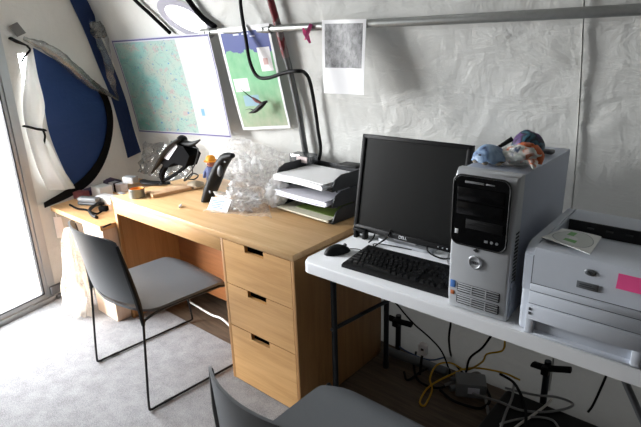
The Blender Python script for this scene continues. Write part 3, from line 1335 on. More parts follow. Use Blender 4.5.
tube(bm, [tp(184, 143), tp(192, 144), tp(200, 140)], [.020, .014, .004], 10, 5)
add('knob', bm, 'black', ph)
bm = BM()
pts = [tp(169, 147, -.032), tp(175, 142, -.032), tp(177, 147, -.032), tp(168, 160, -.032), tp(164, 158, -.032)]
o0 = pts[0]
prism(bm, [((p - o0).dot(XA), (p - o0).z) for p in pts], o0, XA, ZA, YA, .006)
add('panel', bm, 'paper_grey', ph, smooth=False, label='pale panel between handset and body')
bm = BM()
tube(bm, [tp(193, 147), tp(198, 149), tp(197, 158), tp(193, 168), tp(186, 176), tp(184, 181)], .0035, 6, 6)
tube(bm, [tp(192, 165, .02), tp(192, 175, .03), tp(185, 181, .03)], .003, 6, 6)
add('cord', bm, 'black', ph)

bm = BM()
c = dk(147, 184.5)
tube(bm, [c + Vector((-.075, .02, .008)), c + Vector((0, 0, .012)), c + Vector((.07, .03, .012)), c + Vector((.12, .08, .010))], [.022, .032, .03, .012], 12, 6, flat=.4)
add('headset_case', bm, 'black', label='flat black oval case lying behind the tin and the board', cat='case')
bm = BM()
p = dk(131, 183)
box(bm, p + ZA * .021, (.08, .05, .04), .004, 2, Matrix.Rotation(.3, 3, 'Z'))
add('junction_box', bm, 'grey_plastic', label='small grey box behind the tin on the desk', cat='box')
bm = BM()
p = dk(122, 193.5)
box(bm, p + ZA * .002, (.05, .025, .003), .001, 1, Matrix.Rotation(.1, 3, 'Z'))
add('flat_card', bm, 'grey_plastic', label='flat grey card at the left desk corner beside the tin', cat='card')

# beige pouch and cables at the board's right end
bm = BM()
crumple(bm, dk(196, 188) + ZA * .018, (.055, .04, .022), 3, .35, 1.7, 2, HD)
add('pouch', bm, 'beige', label='soft beige pouch between the board and the leaning handset', cat='pouch')
bm = BM()
tube(bm, [dk(186, 183) + ZA * .02, dk(193, 180) + ZA * .04, dk(199, 183) + ZA * .045, dk(195, 187) + ZA * .045, dk(188, 184) + ZA * .03], .004, 6, 6)
add('cable', bm, 'black', label='thin black cable looped on the beige pouch', cat='cable')
bm = BM()
p0, p1 = dk(179.5, 208.5), dk(183, 203)
d_ = (p1 - p0).normalized()
cyl(bm, p0 + ZA * .006, p0 + d_ * .035 + ZA * .006, .005, .006, 10)
cyl(bm, p0 + d_ * .035 + ZA * .006, p0 + d_ * .05 + ZA * .006, .0035, .003, 10)
add('cap', bm, 'paper', label='tiny white cap lying alone on the bare desktop', cat='cap')

# toy figure
p = dk(213, 183)
toy = thing('toy_figure', p, 'small toy figure in a blue coat and orange hat behind the leaning handset', 'toy')
bm = BM()
lathe(bm, [(0, 0), (.030, 0), (.036, .02), (.034, .07), (.026, .095), (.012, .102), (0, .102)], p, 18)
tube(bm, [p + Vector((-.028, 0, .09)), p + Vector((-.05, -.01, .06)), p + Vector((-.045, -.025, .03))], [.011, .011, .009], 8, 4)
tube(bm, [p + Vector((.028, 0, .09)), p + Vector((.05, -.01, .06)), p + Vector((.045, -.025, .03))], [.011, .011, .009], 8, 4)
add('coat', bm, 'blue_toy', toy)
bm = BM()
ball(bm, p + ZA * .118, (.024, .024, .024), 14)
ball(bm, p + Vector((0, -.024, .116)), (.005, .006, .005), 8)
add('head', bm, 'skin_toy', toy)
bm = BM()
lathe(bm, [(.040, .130), (.041, .133), (.030, .137), (.027, .152), (.017, .163), (0, .166), (0, .132), (.040, .130)], p, 20)
add('hat', bm, 'orange2', toy)

# leaning handset
p = dk(207, 201)
hs = thing('handset', p, 'curved black telephone handset leaning upright against the clear plastic', 'telephone')
Yh = p.y
path = [aty(207, 201, Yh), aty(211, 190, Yh + .005), aty(215.5, 178, Yh + .01), aty(220, 167, Yh + .012), aty(226, 158, Yh + .01), aty(233, 155.5, Yh + .005)]
bm = BM()
tube(bm, path, [.024, .031, .032, .030, .026, .011], 14, 7, flat=1.0)
for v in bm.verts:
    v.co.y = Yh + .01 + (v.co.y - Yh - .01) * 1.3
    v.co.z = max(v.co.z, HD + .001)
add('shell', bm, 'black', hs)
bm = BM()
ball(bm, aty(220, 171, Yh - .028), (.017, .010, .030), 14, Matrix.Rotation(.35, 3, 'Y'))
add('earpiece', bm, 'dark_grey', hs, label='grey oval earpiece pad')
bm = BM()
box(bm, aty(225, 162, Yh - .026), (.012, .006, .008), .002, 1)
add('badge', bm, 'leg_grey', hs)
bm = BM()
box(bm, aty(210, 192, Yh - .032), (.012, .006, .014), .002, 1)
add('badge', bm, 'leg_grey', hs)

# bubble wrap heap
bm = BM()
c = dk(252, 203)
crumple(bm, c + Vector((-.03, .07, .09)), (.155, .10, .108), 6, .50, 2.6, 1, HD + .002)
crumple(bm, dk(236, 208) + Vector((0, .02, .03)), (.11, .07, .05), 5, .6, 3.4, 4, HD + .002)
crumple(bm, dk(243, 178) + Vector((-.06, .10, .14)), (.15, .05, .09), 5, .6, 3.6, 6, HD + .002)
add('bubble_wrap', bm, 'film', label='big crumpled heap of clear bubble wrap in the middle of the desk', cat='bubble wrap', angle=180)
bm = BM()
crumple(bm, dk(281, 206) + Vector((.0, -.02, .075)), (.055, .045, .080), 5, .32, 2.6, 9, HD + .002, Matrix.Rotation(.35, 3, 'Y'))
add('plastic_wrap', bm, 'film_white', label='crumpled white plastic wrap pressed against the left side of the letter trays', cat='plastic wrap', angle=180)
bm = BM()


def skirt(u, v):
    a = dk(202, 212).lerp(dk(272, 219), u)
    b = dk(218, 203).lerp(dk(268, 206), u)
    q = a.lerp(b, v)
    q.z = HD + .003 + .012 * abs(noise.noise(Vector((u * 6, v * 4, 1)))) * (1 + 2 * v)
    q.y += noise.noise(Vector((u * 7, 0, 3))) * .02 * (1 - v)
    return q


sheet(bm, skirt, 40, 10)
add('plastic_film', bm, 'film', label='thin clear film spread flat in front of the bubble wrap', cat='plastic film', angle=180)
bm = BM()


def back_film(u, v):
    a = Vector((-1.22, .60, .78)).lerp(Vector((-.62, .62, .77)), u)
    q = a + ZA * (.24 * v * (1 - .4 * abs(u - .5)))
    q.y -= .05 * (1 - v) + .05 * abs(noise.noise(Vector((u * 7, v * 5, 2))))
    q.y = min(q.y, wall_y(q.z) - .02)
    return q


sheet(bm, back_film, 60, 24)
add('plastic_film', bm, 'film', label='wrinkled clear film standing along the tent wall behind the toy figure', cat='plastic film', angle=180)
bm = BM()


def corner_film(u, v):
    q = Vector((-1.95 + .55 * u, .50 - .03 * abs(noise.noise(Vector((u * 8, v * 5, 7)))) + .1 * v, .70 + (.20 + .06 * noise.noise(Vector((u * 4, 1, 1)))) * v))
    q.y = min(q.y + .04 * noise.noise(Vector((u * 9, v * 4, 3))), wall_y(q.z) - .02)
    return q


sheet(bm, corner_film, 60, 20)
add('plastic_film', bm, 'film_grey', label='grey crinkled plastic film below the map at the tent corner', cat='plastic film', angle=180)
# card printed with blue lines
bm = BM()
a, b = dk(207, 210), dk(227, 213)
up_ = Vector((0, .035, .055))
crd = [a, b]
sheet(bm, lambda u, v: a.lerp(b, u) + up_ * v + ZA * .002, 4, 4, (0, .002, .001))
cd = add('leaflet', bm, 'paper', label='small white leaflet with blue print leaning on the bubble wrap', cat='leaflet')
bm = BM()
for k in range(5):
    v_ = .25 + .13 * k
    l, r_ = a.lerp(b, .12) + up_ * v_, a.lerp(b, .12 + (.45 if k % 2 else .6)) + up_ * v_
    cc = (l + r_) / 2 + Vector((0, -.001, .0025))
    box(bm, cc, ((r_ - l).length, .001, .004), 0, 1, Matrix((((r_ - l).normalized()), up_.normalized().cross((r_ - l).normalized()), up_.normalized())).transposed())
add('print', bm, 'text_blue', cd, smooth=False)

# letter trays
TX0, TX1, TY0, TY1 = -.455, -.085, .345, .60
tr_rot = -.07
tr = thing('letter_trays', (TX1, TY0, HD), 'stack of three dark grey letter trays full of paper at the desk right end', 'letter trays', rz=tr_rot)
w_, d_ = TX1 - TX0, TY1 - TY0
TZ = (.004, .077, .150)
for z in TZ:
    bm = BM()
    box2(bm, (-w_, 0, z), (0, d_, z + .004), .001)
    box2(bm, (-w_, d_ - .004, z), (0, d_, z + .05), .001)
    for x0 in (-w_, -.005):
        prism(bm, [(0, z), (d_, z), (d_, z + .066), (.06, z + .066), (.02, z + .05), (0, z + .018)], (x0, 0, 0), YA, ZA, XA, .005)
    box2(bm, (-w_, -.002, z), (-w_ * .62, .003, z + .012), .001)
    box2(bm, (-w_ * .38, -.002, z), (0, .003, z + .012), .001)
    box2(bm, (-w_, -.002, z), (0, .003, z + .006), .001)
    tray = add('tray', bm, 'tray', tr, local=True)
    if z > .01:
        for x0 in (-w_ + .004, -.004):
            for y0 in (.03, d_ - .01):
                bm = BM()
                cyl(bm, (x0, y0, z - .008), (x0, y0, z), .004, seg=8)
                add('riser', bm, 'tray', tray, local=True)


def trw(x, y, z):
    return Vector((TX1, TY0, HD)) + Matrix.Rotation(tr_rot, 3, 'Z') @ Vector((x, y, z))


def paper_stack(name, z, x0, x1, y0, y1, h, mat, lab, n=5, curl=0.0):
    bm = BM()
    for k in range(n):
        dz = h / n
        zz = z + k * dz
        ox, oy = random.uniform(-.006, .006), random.uniform(-.006, .006)

        def f(u, v, zz=zz, ox=ox, oy=oy):
            q = trw(x0 + (x1 - x0) * u + ox, y0 + (y1 - y0) * v + oy, zz)
            q.z += curl * ((1 - v) ** 3) * (.3 + .7 * math.sin(PI * u))
            return q
        sheet(bm, f, 8, 8, (0, 0, dz * .8))
    return add(name, bm, mat, label=lab, cat='papers', group='papers in the letter trays')


paper_stack('paper_stack', .156, -.345, -.03, -.03, .22, .028, 'paper', 'thick stack of white sheets in the top letter tray', 7, .006)
paper_stack('paper_stack', .083, -.350, -.02, -.02, .22, .026, 'paper_grey', 'stack of white sheets in the middle letter tray', 6, -.004)
paper_stack('paper_stack', .0095, -.352, -.02, -.015, .22, .012, 'manila', 'cream sheets lying in the bottom letter tray', 4)
bm = BM()
sheet(bm, lambda u, v: trw(-.27 + .25 * u, .03 + .19 * v, .0235 + .012 * math.sin(u * 2) * v), 6, 6, (0, 0, .003))
add('folder', bm, 'green', label='olive green folder on the cream sheets in the bottom letter tray', cat='folder')
p = trw(-.385, .20, .188)
cb = thing('storage_box', p, 'small clear grey box with a pale label behind the papers on the top tray', 'box')
bm = BM()
box(bm, p + ZA * .026, (.13, .07, .045), .005, 2, Matrix.Rotation(tr_rot + .1, 3, 'Z'))
add('case', bm, 'box_clear', cb)
bm = BM()
box(bm, p + Vector((.02, -.033, .026)), (.07, .006, .030), .001, 1, Matrix.Rotation(tr_rot + .1, 3, 'Z'))
add('label', bm, 'label_pink', cb)
bm = BM()
box(bm, trw(-.07, .20, .222), (.12, .07, .012), .002, 2, Matrix.Rotation(tr_rot, 3, 'Z') @ Matrix.Rotation(-.05, 3, 'Y'))
add('notebook', bm, 'black', label='thin black notebook across the right side of the top letter tray', cat='notebook')

# ------------------------------------------------------------------ folding table
TZT = .74
tb = thing('folding_table', (.96, .3, 0), 'white plastic folding table on dark steel legs', 'table')
bm = BM()
prism(bm, rrect(.040, .0, 1.55, .615, .035, 6), (0, 0, TZT - .045), XA, YA, ZA, .045)
top_e = [e for e in bm.edges if abs(e.verts[0].co.z - TZT) < 1e-4 and abs(e.verts[1].co.z - TZT) < 1e-4]
bmesh.ops.bevel(bm, geom=top_e, offset=.009, segments=3, affect='EDGES', profile=.5)
add('tabletop', bm, 'table', tb)
for lx in (.085, 1.34):
    for y0 in (.13, .515):
        bm = BM()
        cyl(bm, (lx, y0, FZ + .002), (lx, y0, TZT - .046), .0125, seg=14)
        cyl(bm, (lx, y0, FZ if y0 < .2 else 0), (lx, y0, .03), .0145, seg=14)
        add('leg', bm, 'leg', tb)
    bm = BM()
    cyl(bm, (lx, .13, .40), (lx, .515, .36), .009, seg=10)
    add('crossbar', bm, 'leg', tb)
    bm = BM()
    cyl(bm, (lx, .13, TZT - .058), (lx, .515, TZT - .058), .011, seg=10)
    add('top_rail', bm, 'leg', tb)
    bm = BM()
    ball(bm, (lx - .002, .118, .40), .008, 10)
    add('rivet', bm, 'leg_grey', tb)
    bm = BM()
    if lx > .5:
        cyl(bm, (lx - .01, .32, .06), (lx - .36, .32, TZT - .05), .011, seg=10)
        cyl(bm, (lx, .13, .06), (lx, .515, .06), .009, seg=10)
    else:
        cyl(bm, (lx, .32, .38), (lx + .38, .32, TZT - .05), .008, seg=10)
    add('brace', bm, 'leg_grey' if lx > .5 else 'leg', tb)

# ---- monitor
mon = thing('monitor', (.30, .40, TZT), 'black flat panel computer monitor on the folding table', 'monitor')
YB, YT = .325, .397
BL, BR_ = aty(353.5, 228, YB), aty(449, 248.5, YB)
TL, TR_ = aty(363, 133, YT), aty(472.5, 146, YT)
mc = (BL + TR_) / 2
mw = TR_.x - (BL.x + TL.x) / 2
mh = (TL - BL).length
mex = XA
mey = Vector((0, YT - YB, TL.z - BL.z)).normalized()
men = mex.cross(mey)          # points to the viewer (-Y)
MR = Matrix((mex, mey, men)).transposed()


def ml(x, y, z=0.0):
    return mc + mex * x + mey * y + men * z


hw, hh = mw / 2, mh / 2
bz, bzb = .017, .024
bm = BM()
outer = rrect(-hw, -hh, hw, hh, .006, 3)
box(bm, ml(0, hh - bz / 2, -.012), (mw, bz, .03), .003, 2, MR)
box(bm, ml(0, -hh + bzb / 2, -.012), (mw, bzb, .03), .003, 2, MR)
for s in (-1, 1):
    box(bm, ml(s * (hw - bz / 2), 0, -.012), (bz, mh - .004, .03), .003, 2, MR)
add('bezel', bm, 'black', mon)
bm = BM()
box(bm, ml(0, (bzb - bz) / 2, -.006), (mw - 2 * bz + .002, mh - bz - bzb + .002, .006), 0, 1, MR)
add('screen', bm, 'screen', mon, smooth=False)
bm = BM()
box(bm, ml(0, 0, -.035), (mw - .02, mh - .02, .03), .01, 3, MR)
box(bm, ml(0, 0, -.06), (mw * .6, mh * .5, .03), .012, 3, MR)
add('rear_housing', bm, 'black', mon)
bm = BM()
for k in range(4):
    ball(bm, ml(hw - .022 - .018 * k, -hh + bzb / 2, .004), (.0032, .0032, .0025), 8)
add('button', bm, 'silver_bright', mon, label='row of small silver buttons')
text('logo', 'DELL', .017, 'text_white', mon, MR, ml(.005, -hh + bzb / 2, .0034))
bm = BM()
nk = Vector((mc.x, .435, TZT))
prism(bm, [(.345, TZT + .012), (.44, TZT + .012), (.452, mc.z), (.425, mc.z)], (mc.x - .05, 0, 0), YA, ZA, XA, .1)
box(bm, (mc.x, .425, mc.z), (.10, .06, .10), .01)
add('stand_neck', bm, 'silver_bright', mon)
bm = BM()
prism(bm, rrect(mc.x - .125, .325, mc.x + .125, .56, .03, 5), (0, 0, TZT + .0005), XA, YA, ZA, .013)
add('stand_base', bm, 'silver', mon)
bm = BM()
c = aty(361, 232, YB - .005)
box(bm, c + Vector((0, 0, .012)), (.062, .03, .012), .003)
box(bm, c + Vector((-.022, 0, -.012)), (.014, .03, .04), .003)
box(bm, c + Vector((.022, 0, -.012)), (.014, .03, .04), .003)
box(bm, c + Vector((0, .004, -.002)), (.03, .012, .01), .002)
add('hook', bm, 'black', mon, label='black hook bracket under the left corner')

# ---- keyboard
kb = thing('keyboard', (.200, .040, TZT), 'black computer keyboard in front of the monitor', 'keyboard', rz=.035)
bm = BM()
prism(bm, [(0, .0005), (.18, .0005), (.18, .026), (.165, .027), (.01, .014), (0, .010)], (0, 0, 0), YA, ZA, XA, .445)
add('case', bm, 'black', kb, local=True, angle=20)
kmesh = {}


def key(x, y, wk):
    w = round(wk, 3)
    if w not in kmesh:
        b_ = BM()
        hw_, hd_ = w / 2 - .0012, .0075
        low_ = [(-hw_, -hd_), (hw_, -hd_), (hw_, hd_), (-hw_, hd_)]
        v0 = [b_.verts.new((x_, y_, 0)) for x_, y_ in low_]
        v1 = [b_.verts.new((x_ * (1 - .0028 / hw_), y_ * .72, .010)) for x_, y_ in low_]
        b_.faces.new(v1)
        for i in range(4):
            j = (i + 1) % 4
            b_.faces.new((v0[i], v0[j], v1[j], v1[i]))
        bmesh.ops.recalc_face_normals(b_, faces=b_.faces[:])
        me = bpy.data.meshes.new('key')
        b_.to_mesh(me)
        b_.free()
        me.materials.append(MT['keys'])
        kmesh[w] = me
    o = bpy.data.objects.new('key', kmesh[w])
    o.parent = kb
    z = .014 + (y - .01) / .155 * .013
    o.location = (x, y, z)
    o.rotation_euler = (.083, 0, 0)
    COL.objects.link(o)


U = .0187
rows = [(.026, [1.25, 1.25, 1.25, 6, 1.25, 1.25, 1.25, 1.5]), (.045, [2.25] + [1] * 10 + [2.75]), (.064, [1.75] + [1] * 11 + [2.25]),
        (.083, [1.5] + [1] * 12 + [1.5]), (.102, [1] * 13 + [2])]
for y, ws in rows:
    x = .010
    for w in ws:
        key(x + w * U / 2, y, w * U)
        x += w * U
x = .010
for k in range(13):
    if k in (1,):
        x += U * .6
    if k in (5, 9):
        x += U * .45
    key(x + U / 2, .132, U)
    x += U
for y, kk in ((.026, 3), (.083, 3), (.102, 3), (.132, 3)):
    for k in range(kk):
        key(.301 + U * (k + .5), y, U)
key(.301 + U * 1.5, .045, U)
for y in (.026, .045, .064, .083, .102):
    for k in range(4):
        if y == .026 and k == 1:
            continue
        if len(kb.children) < 101:
            key(.364 + U * (k + .5), y, U)

# ---- mouse
ms = thing('mouse', (.105, .135, TZT), 'black computer mouse left of the keyboard', 'mouse', rz=-.45)
bm = BM()
res = ball(bm, (0, 0, .0), (.031, .055, .034), 24)
for v in res:
    if v.co.z < .001:
        v.co.z = .001
    v.co.z *= 1 - .25 * max(0, v.co.y / .055)
add('shell', bm, 'black', ms, local=True)
bm = BM()
cyl(bm, (-.004, .034, .026), (.004, .034, .026), .006, seg=14)
add('wheel', bm, 'dark_grey', ms, local=True)
bm = BM()
tube(bm, [(0, .054, .006), (.02, .08, .006), (.06, .10, .005), (.05, .14, .005), (.0, .16, .005), (.03, .2, .005), (.12, .26, .005)], .0022, 6, 6)
add('cord', bm, 'black', ms, local=True)

# ---- cables behind the keyboard
for pts, mat, lab in (
        ([(.17, .30, .79), (.165, .29, .765), (.15, .28, .745)], 'black', 'short black cable hanging below the left of the monitor'),
        ([(.22, .33, .80), (.215, .31, .77), (.19, .27, .745), (.2, .245, .745)], 'black', 'black cable dropping behind the keyboard middle'),
        ([(.38, .34, .79), (.40, .31, .76), (.46, .30, .75), (.50, .33, .748), (.55, .30, .748), (.59, .32, .748)], 'black', 'black cable tangle between monitor stand and computer tower'),
        ([(.46, .36, .746), (.50, .28, .747), (.56, .26, .746), (.60, .30, .746), (.56, .36, .746), (.60, .45, .746)], 'grey_cable', 'grey cable curled beside the computer tower')):
    bm = BM()
    tube(bm, pts, .0032, 7, 6)
    add('cable', bm, mat, label=lab, cat='cable')

# ---- computer tower
tw = thing('computer_tower', (.72, .24, TZT), 'silver desktop computer tower with black drive bay panel', 'computer')
tx0, tx1, ty0, ty1, tz1 = .632, .812, .012, .468, 1.168
bm = BM()
box2(bm, (tx0 + .004, ty0 + .05, TZT + .006), (tx1 - .002, ty1, tz1 - .003), .004)
add('case', bm, 'silver_side', tw)
# moulded front: profile leans back slightly at top
bm = BM()
prism(bm, [(.006, TZT + .004), (.052, TZT + .004), (.052, tz1), (.030, tz1 + .001), (.016, tz1 - .006), (.008, tz1 - .02), (.0, tz1 - .12), (.0, TZT + .05)],
      (tx0, ty0, 0), YA, ZA, XA, tx1 - tx0)
bmesh.ops.recalc_face_normals(bm, faces=bm.faces[:])
ed = [e for e in bm.edges if all(v.co.y < ty0 + .02 for v in e.verts) and abs(e.verts[0].co.x - e.verts[1].co.x) < 1e-5]
bmesh.ops.bevel(bm, geom=ed, offset=.008, segments=3, affect='EDGES', profile=.5)
fr = add('front_bezel', bm, 'silver', tw)


def tf(px, py):
    return aty(px, py, ty0)


a, b = tf(454.5, 178), tf(501, 240)
bx0, bx1 = tx0 + .007, tx1 - .018
bz1, bz0 = tz1 - .014, TZT + .215
bm = BM()
prism(bm, rrect(bx0, bz0, bx1, bz1, .022, 6), (0, ty0 - .004, 0), XA, ZA, YA, .02)
bay = add('bay_panel', bm, 'black_gloss', tw)
bm = BM()
ou, in_ = rrect(bx0 - .003, bz0 - .003, bx1 + .003, bz1 + .003, .024, 6), None
n_ = len(ou)
tube(bm, [Vector((x, ty0 - .003, z)) for x, z in ou] + [Vector((ou[0][0], ty0 - .003, ou[0][1]))], .0028, 8, 1)
add('bay_rim', bm, 'chair_edge', bay)
bm = BM()
box2(bm, (bx0 + .03, ty0 - .0055, bz1 - .018), (bx0 + .085, ty0 - .003, bz1 - .012), .001)
box2(bm, (bx0 + .09, ty0 - .0055, bz1 - .017), (bx0 + .115, ty0 - .003, bz1 - .013), .001)
add('trim_line', bm, 'grey_plastic', bay)
for z in (bz1 - .030, bz1 - .072):
    bm = BM()
    box2(bm, (bx0 + .010, ty0 - .008, z - .038), (bx1 - .010, ty0 - .003, z), .003)
    add('drive_door', bm, 'black_gloss', bay)
bm = BM()
box2(bm, (bx0 + .04, ty0 - .0075, bz0 + .05), (bx1 - .008, ty0 - .003, bz0 + .078), .002)
box2(bm, (bx0 + .05, ty0 - .0085, bz0 + .062), (bx0 + .10, ty0 - .006, bz0 + .066), 0)
box2(bm, (bx0 + .07, ty0 - .0085, bz0 + .070), (bx0 + .12, ty0 - .006, bz0 + .073), 0)
add('card_reader', bm, 'black', bay)
bm = BM()
for k in range(2):
    cyl(bm, (bx1 - .022 - .015 * k, ty0 - .0055, bz0 + .022), (bx1 - .022 - .015 * k, ty0 - .003, bz0 + .022), .0042, seg=12)
box2(bm, (bx1 - .058, ty0 - .0055, bz0 + .018), (bx1 - .048, ty0 - .003, bz0 + .025))
add('socket', bm, 'grey_plastic', bay)
bm = BM()
box2(bm, (bx0 + .008, ty0 - .0055, bz0 + .028), (bx0 + .018, ty0 - .003, bz0 + .042), .001)
add('badge', bm, 'text_white', bay)
bcx, bcz = (tx0 + tx1) / 2 - .009, TZT + .165
bm = BM()
qf = Matrix((XA, ZA, -YA)).transposed()
lathe(bm, [(0, 0), (.019, 0), (.021, .003), (.019, .006), (.0165, .0065), (.014, .005), (0, .0055)], (bcx, ty0 + .001, bcz), 28, qf)
btn = add('power_button', bm, 'silver_bright', tw)
text('logo', 'DELL', .011, 'text_dark', btn, FRONT, (bcx, ty0 - .0055, bcz))
bm = BM()
prism(bm, [(-.009, 0), (0, -.006), (.009, 0), (0, .006)], (bcx, ty0 - .002, bcz + .037), XA, ZA, YA, .004)
add('power_lamp', bm, 'vent', tw, smooth=False)
for z in (TZT + .060, TZT + .022):
    bm = BM()
    gx0, gx1 = tx0 + .030, tx1 - .020
    prism(bm, rrect(gx0, z, gx1, z + .030, .005, 3), (0, ty0 - .001, 0), XA, ZA, YA, .01)
    g = add('front_grille', bm, 'vent', tw)
    bm = BM()
    for k in range(4):
        zz = z + .004 + .0072 * k
        box2(bm, (gx0 + .003, ty0 - .004, zz), (gx1 - .003, ty0 + .002, zz + .0034), .001)
    for x in (gx0 + .045, gx0 + .088):
        box2(bm, (x, ty0 - .0045, z + .002), (x + .003, ty0 + .002, z + .028))
    add('grille_bar', bm, 'silver', g)
bm = BM()
box2(bm, (tx0 + .008, ty0 - .0015, TZT + .068), (tx0 + .024, ty0 + .002, TZT + .092), .001)
add('blue_sticker', bm, 'stk_blue', tw)
bm = BM()
box2(bm, (tx0 + .010, ty0 - .0015, TZT + .045), (tx0 + .022, ty0 + .002, TZT + .058), .001)
add('orange_sticker', bm, 'stk_red', tw)
bm = BM()
for k in range(14):
    z = TZT + .12 + k * .011
    box2(bm, (tx1 - .004, ty0 + .022, z), (tx1 + .001, ty0 + .046, z + .005))
add('side_vent', bm, 'vent', tw, label='black slotted vent on the right side of the front')
bm = BM()
prism(bm, [(.012, .02), (.048, .02), (.05, .10), (.03, .125), (.014, .11)], (tx1 - .002, ty0, TZT), YA, ZA, XA, .008)
add('side_scoop', bm, 'silver_side', tw)
bm = BM()
box2(bm, (tx0 + .06, ty0 + .12, tz1 - .003), (tx1 - .03, ty0 + .30, tz1 - .001), .001)
add('top_recess', bm, 'silver', tw)

# ---- ornaments on top of the tower


def tt(px, py, dz=0.0):
    return atz(px, py, tz1 + dz)


sb = thing('shell_ornament', tt(488, 164), 'small pale blue domed shell ornament on the left of the tower top', 'ornament')
c = tt(489, 163)
bm = BM()
res = bmesh.ops.create_icosphere(bm, subdivisions=4, radius=1)
for v in res['verts']:
    n = noise.noise(v.co * 2.5) * .06
    q = Vector((v.co.x * .052, v.co.y * .042, v.co.z * .050)) * (1 + n)
    q.z = max(q.z, 0.006 + .004 * math.sin(v.co.x * 9))
    v.co = q + Vector((c.x, c.y, tz1 + .004))
add('dome', bm, 'shell_blue', sb, angle=60)
bm = BM()
for sx, sy in ((-.034, -.016), (.034, -.016), (-.03, .02), (.03, .02), (0, -.028)):
    ball(bm, (c.x + sx, c.y + sy, tz1 + .006), (.010, .009, .0065), 10)
add('foot', bm, 'beige', sb, label='beige feet under the dome')
bm = BM()
box(bm, (c.x - .012, c.y - .040, tz1 + .030), (.008, .006, .005), .002)
add('eye', bm, 'text_dark', sb)

db = thing('dome_ornament', tt(528, 150), 'dark purple and teal domed ornament at the back of the tower top', 'ornament')
c = tt(527, 152)
bm = BM()
res = bmesh.ops.create_icosphere(bm, subdivisions=4, radius=1)
for v in res['verts']:
    n = noise.noise(v.co * 2.2 + Vector((3, 1, 0))) * .08
    q = Vector((v.co.x * .052, v.co.y * .046, v.co.z * .066)) * (1 + n)
    q.z = max(q.z, -.002)
    v.co = q + Vector((c.x, c.y, tz1 + .003))
add('dome', bm, 'dome_dark', db, angle=60)
bm = BM()
tube(bm, [c + Vector((-.045, -.01, .04)), c + Vector((-.08, -.03, .012)), c + Vector((-.095, -.05, .003))], [.008, .006, .003], 8, 5)
add('tail', bm, 'black', db)
bm = BM()
box(bm, c + Vector((.055, .0, .008)), (.05, .03, .012), .004)
add('fin', bm, 'dark_grey', db)
wp = thing('wrapper_ornament', tt(518, 166), 'crumpled orange and white ornament at the front of the tower top', 'ornament')
c = tt(519, 165)
bm = BM()
crumple(bm, c + Vector((.0, 0, .030)), (.055, .034, .026), 4, .3, 1.8, 11, tz1 + .001)
tube(bm, [c + Vector((.02, 0, .035)), c + Vector((.045, -.02, .020)), c + Vector((.055, -.045, .004))], [.016, .014, .003], 10, 5, flat=.5)
add('crumpled_body', bm, 'wrap', wp, angle=50)
bm = BM()
crumple(bm, c + Vector((.012, .012, .050)), (.022, .018, .014), 3, .3, 1.8, 13)
tube(bm, [c + Vector((.035, .01, .055)), c + Vector((.055, -.0, .035)), c + Vector((.06, -.01, .012))], [.012, .014, .006], 10, 5, flat=.6)
add('orange_crest', bm, plain('orange_card', (196, 96, 48), .5, 0, .15), wp, label='orange crest')

# ------------------------------------------------------------------ printer
pr = thing('printer', (1.01, .25, TZT), 'pale grey laser printer at the right end of the folding table', 'printer')
x0, x1, y0, y1, z0, z1 = .846, 1.172, .004, .41, TZT + .0005, .997
q1, q2, q3 = aty(530, 283, y0).z, aty(528.7, 290, y0).z, aty(528.7, 302.8, y0).z
bm = BM()
box2(bm, (x0, y0 + .012, z0), (x1, y1, z0 + .17), .012, 3)
add('body', bm, 'printer', pr)
bm = BM()
prism(bm, [(y0 + .004, z0 + .13), (y0 + .004, z1 - .022), (y0 + .012, z1 - .008), (y0 + .03, z1 - .002), (y0 + .10, z1 - .008), (y0 + .276, z1 - .042), (y0 + .277, z1 - .055), (y1 - .02, z1 - .055), (y1, z1 - .08), (y1, z0 + .13)],
      (x0 + .028, 0, 0), YA, ZA, XA, x1 - x0 - .056)
add('top_cover', bm, 'printer', pr, angle=30)
for s in (0, 1):
    xa = x0 if s == 0 else x1 - .030
    bm = BM()
    prism(bm, [(y0 + .012, z0 + .12), (y0 + .010, z1 - .030), (y0 + .035, z1 - .006), (y0 + .06, z1), (y1 - .03, z1), (y1, z1 - .03), (y1, z0 + .12)],
          (xa, 0, 0), YA, ZA, XA, .030)
    bmesh.ops.bevel(bm, geom=bm.edges[:], offset=.005, segments=2, affect='EDGES')
    add('side_cheek', bm, 'printer', pr, angle=40)
bm = BM()
prism(bm, [(y0 + .284, z1 - .056), (y0 + .284, z1 - .004), (y0 + .296, z1), (y1 - .03, z1), (y1 - .005, z1 - .025), (y1 - .005, z1 - .056)],
      (x0 + .029, 0, 0), YA, ZA, XA, x1 - x0 - .058)
add('rear_cover', bm, 'printer', pr, angle=30)
bm = BM()
box2(bm, (x0 + .033, y0 + .2785, z1 - .046), (x1 - .033, y0 + .2835, z1 - .004), 0)  # solid dark strip stands in for the shaded opening
slot = add('output_slot', bm, 'slot_shade', pr)
for k in range(5):
    bm = BM()
    x = x0 + .085 + k * .05
    box2(bm, (x, y0 + .272, z1 - .022), (x + .018, y0 + .278, z1 - .018), 0)
    add('slot_roller', bm, 'dark_grey', slot)
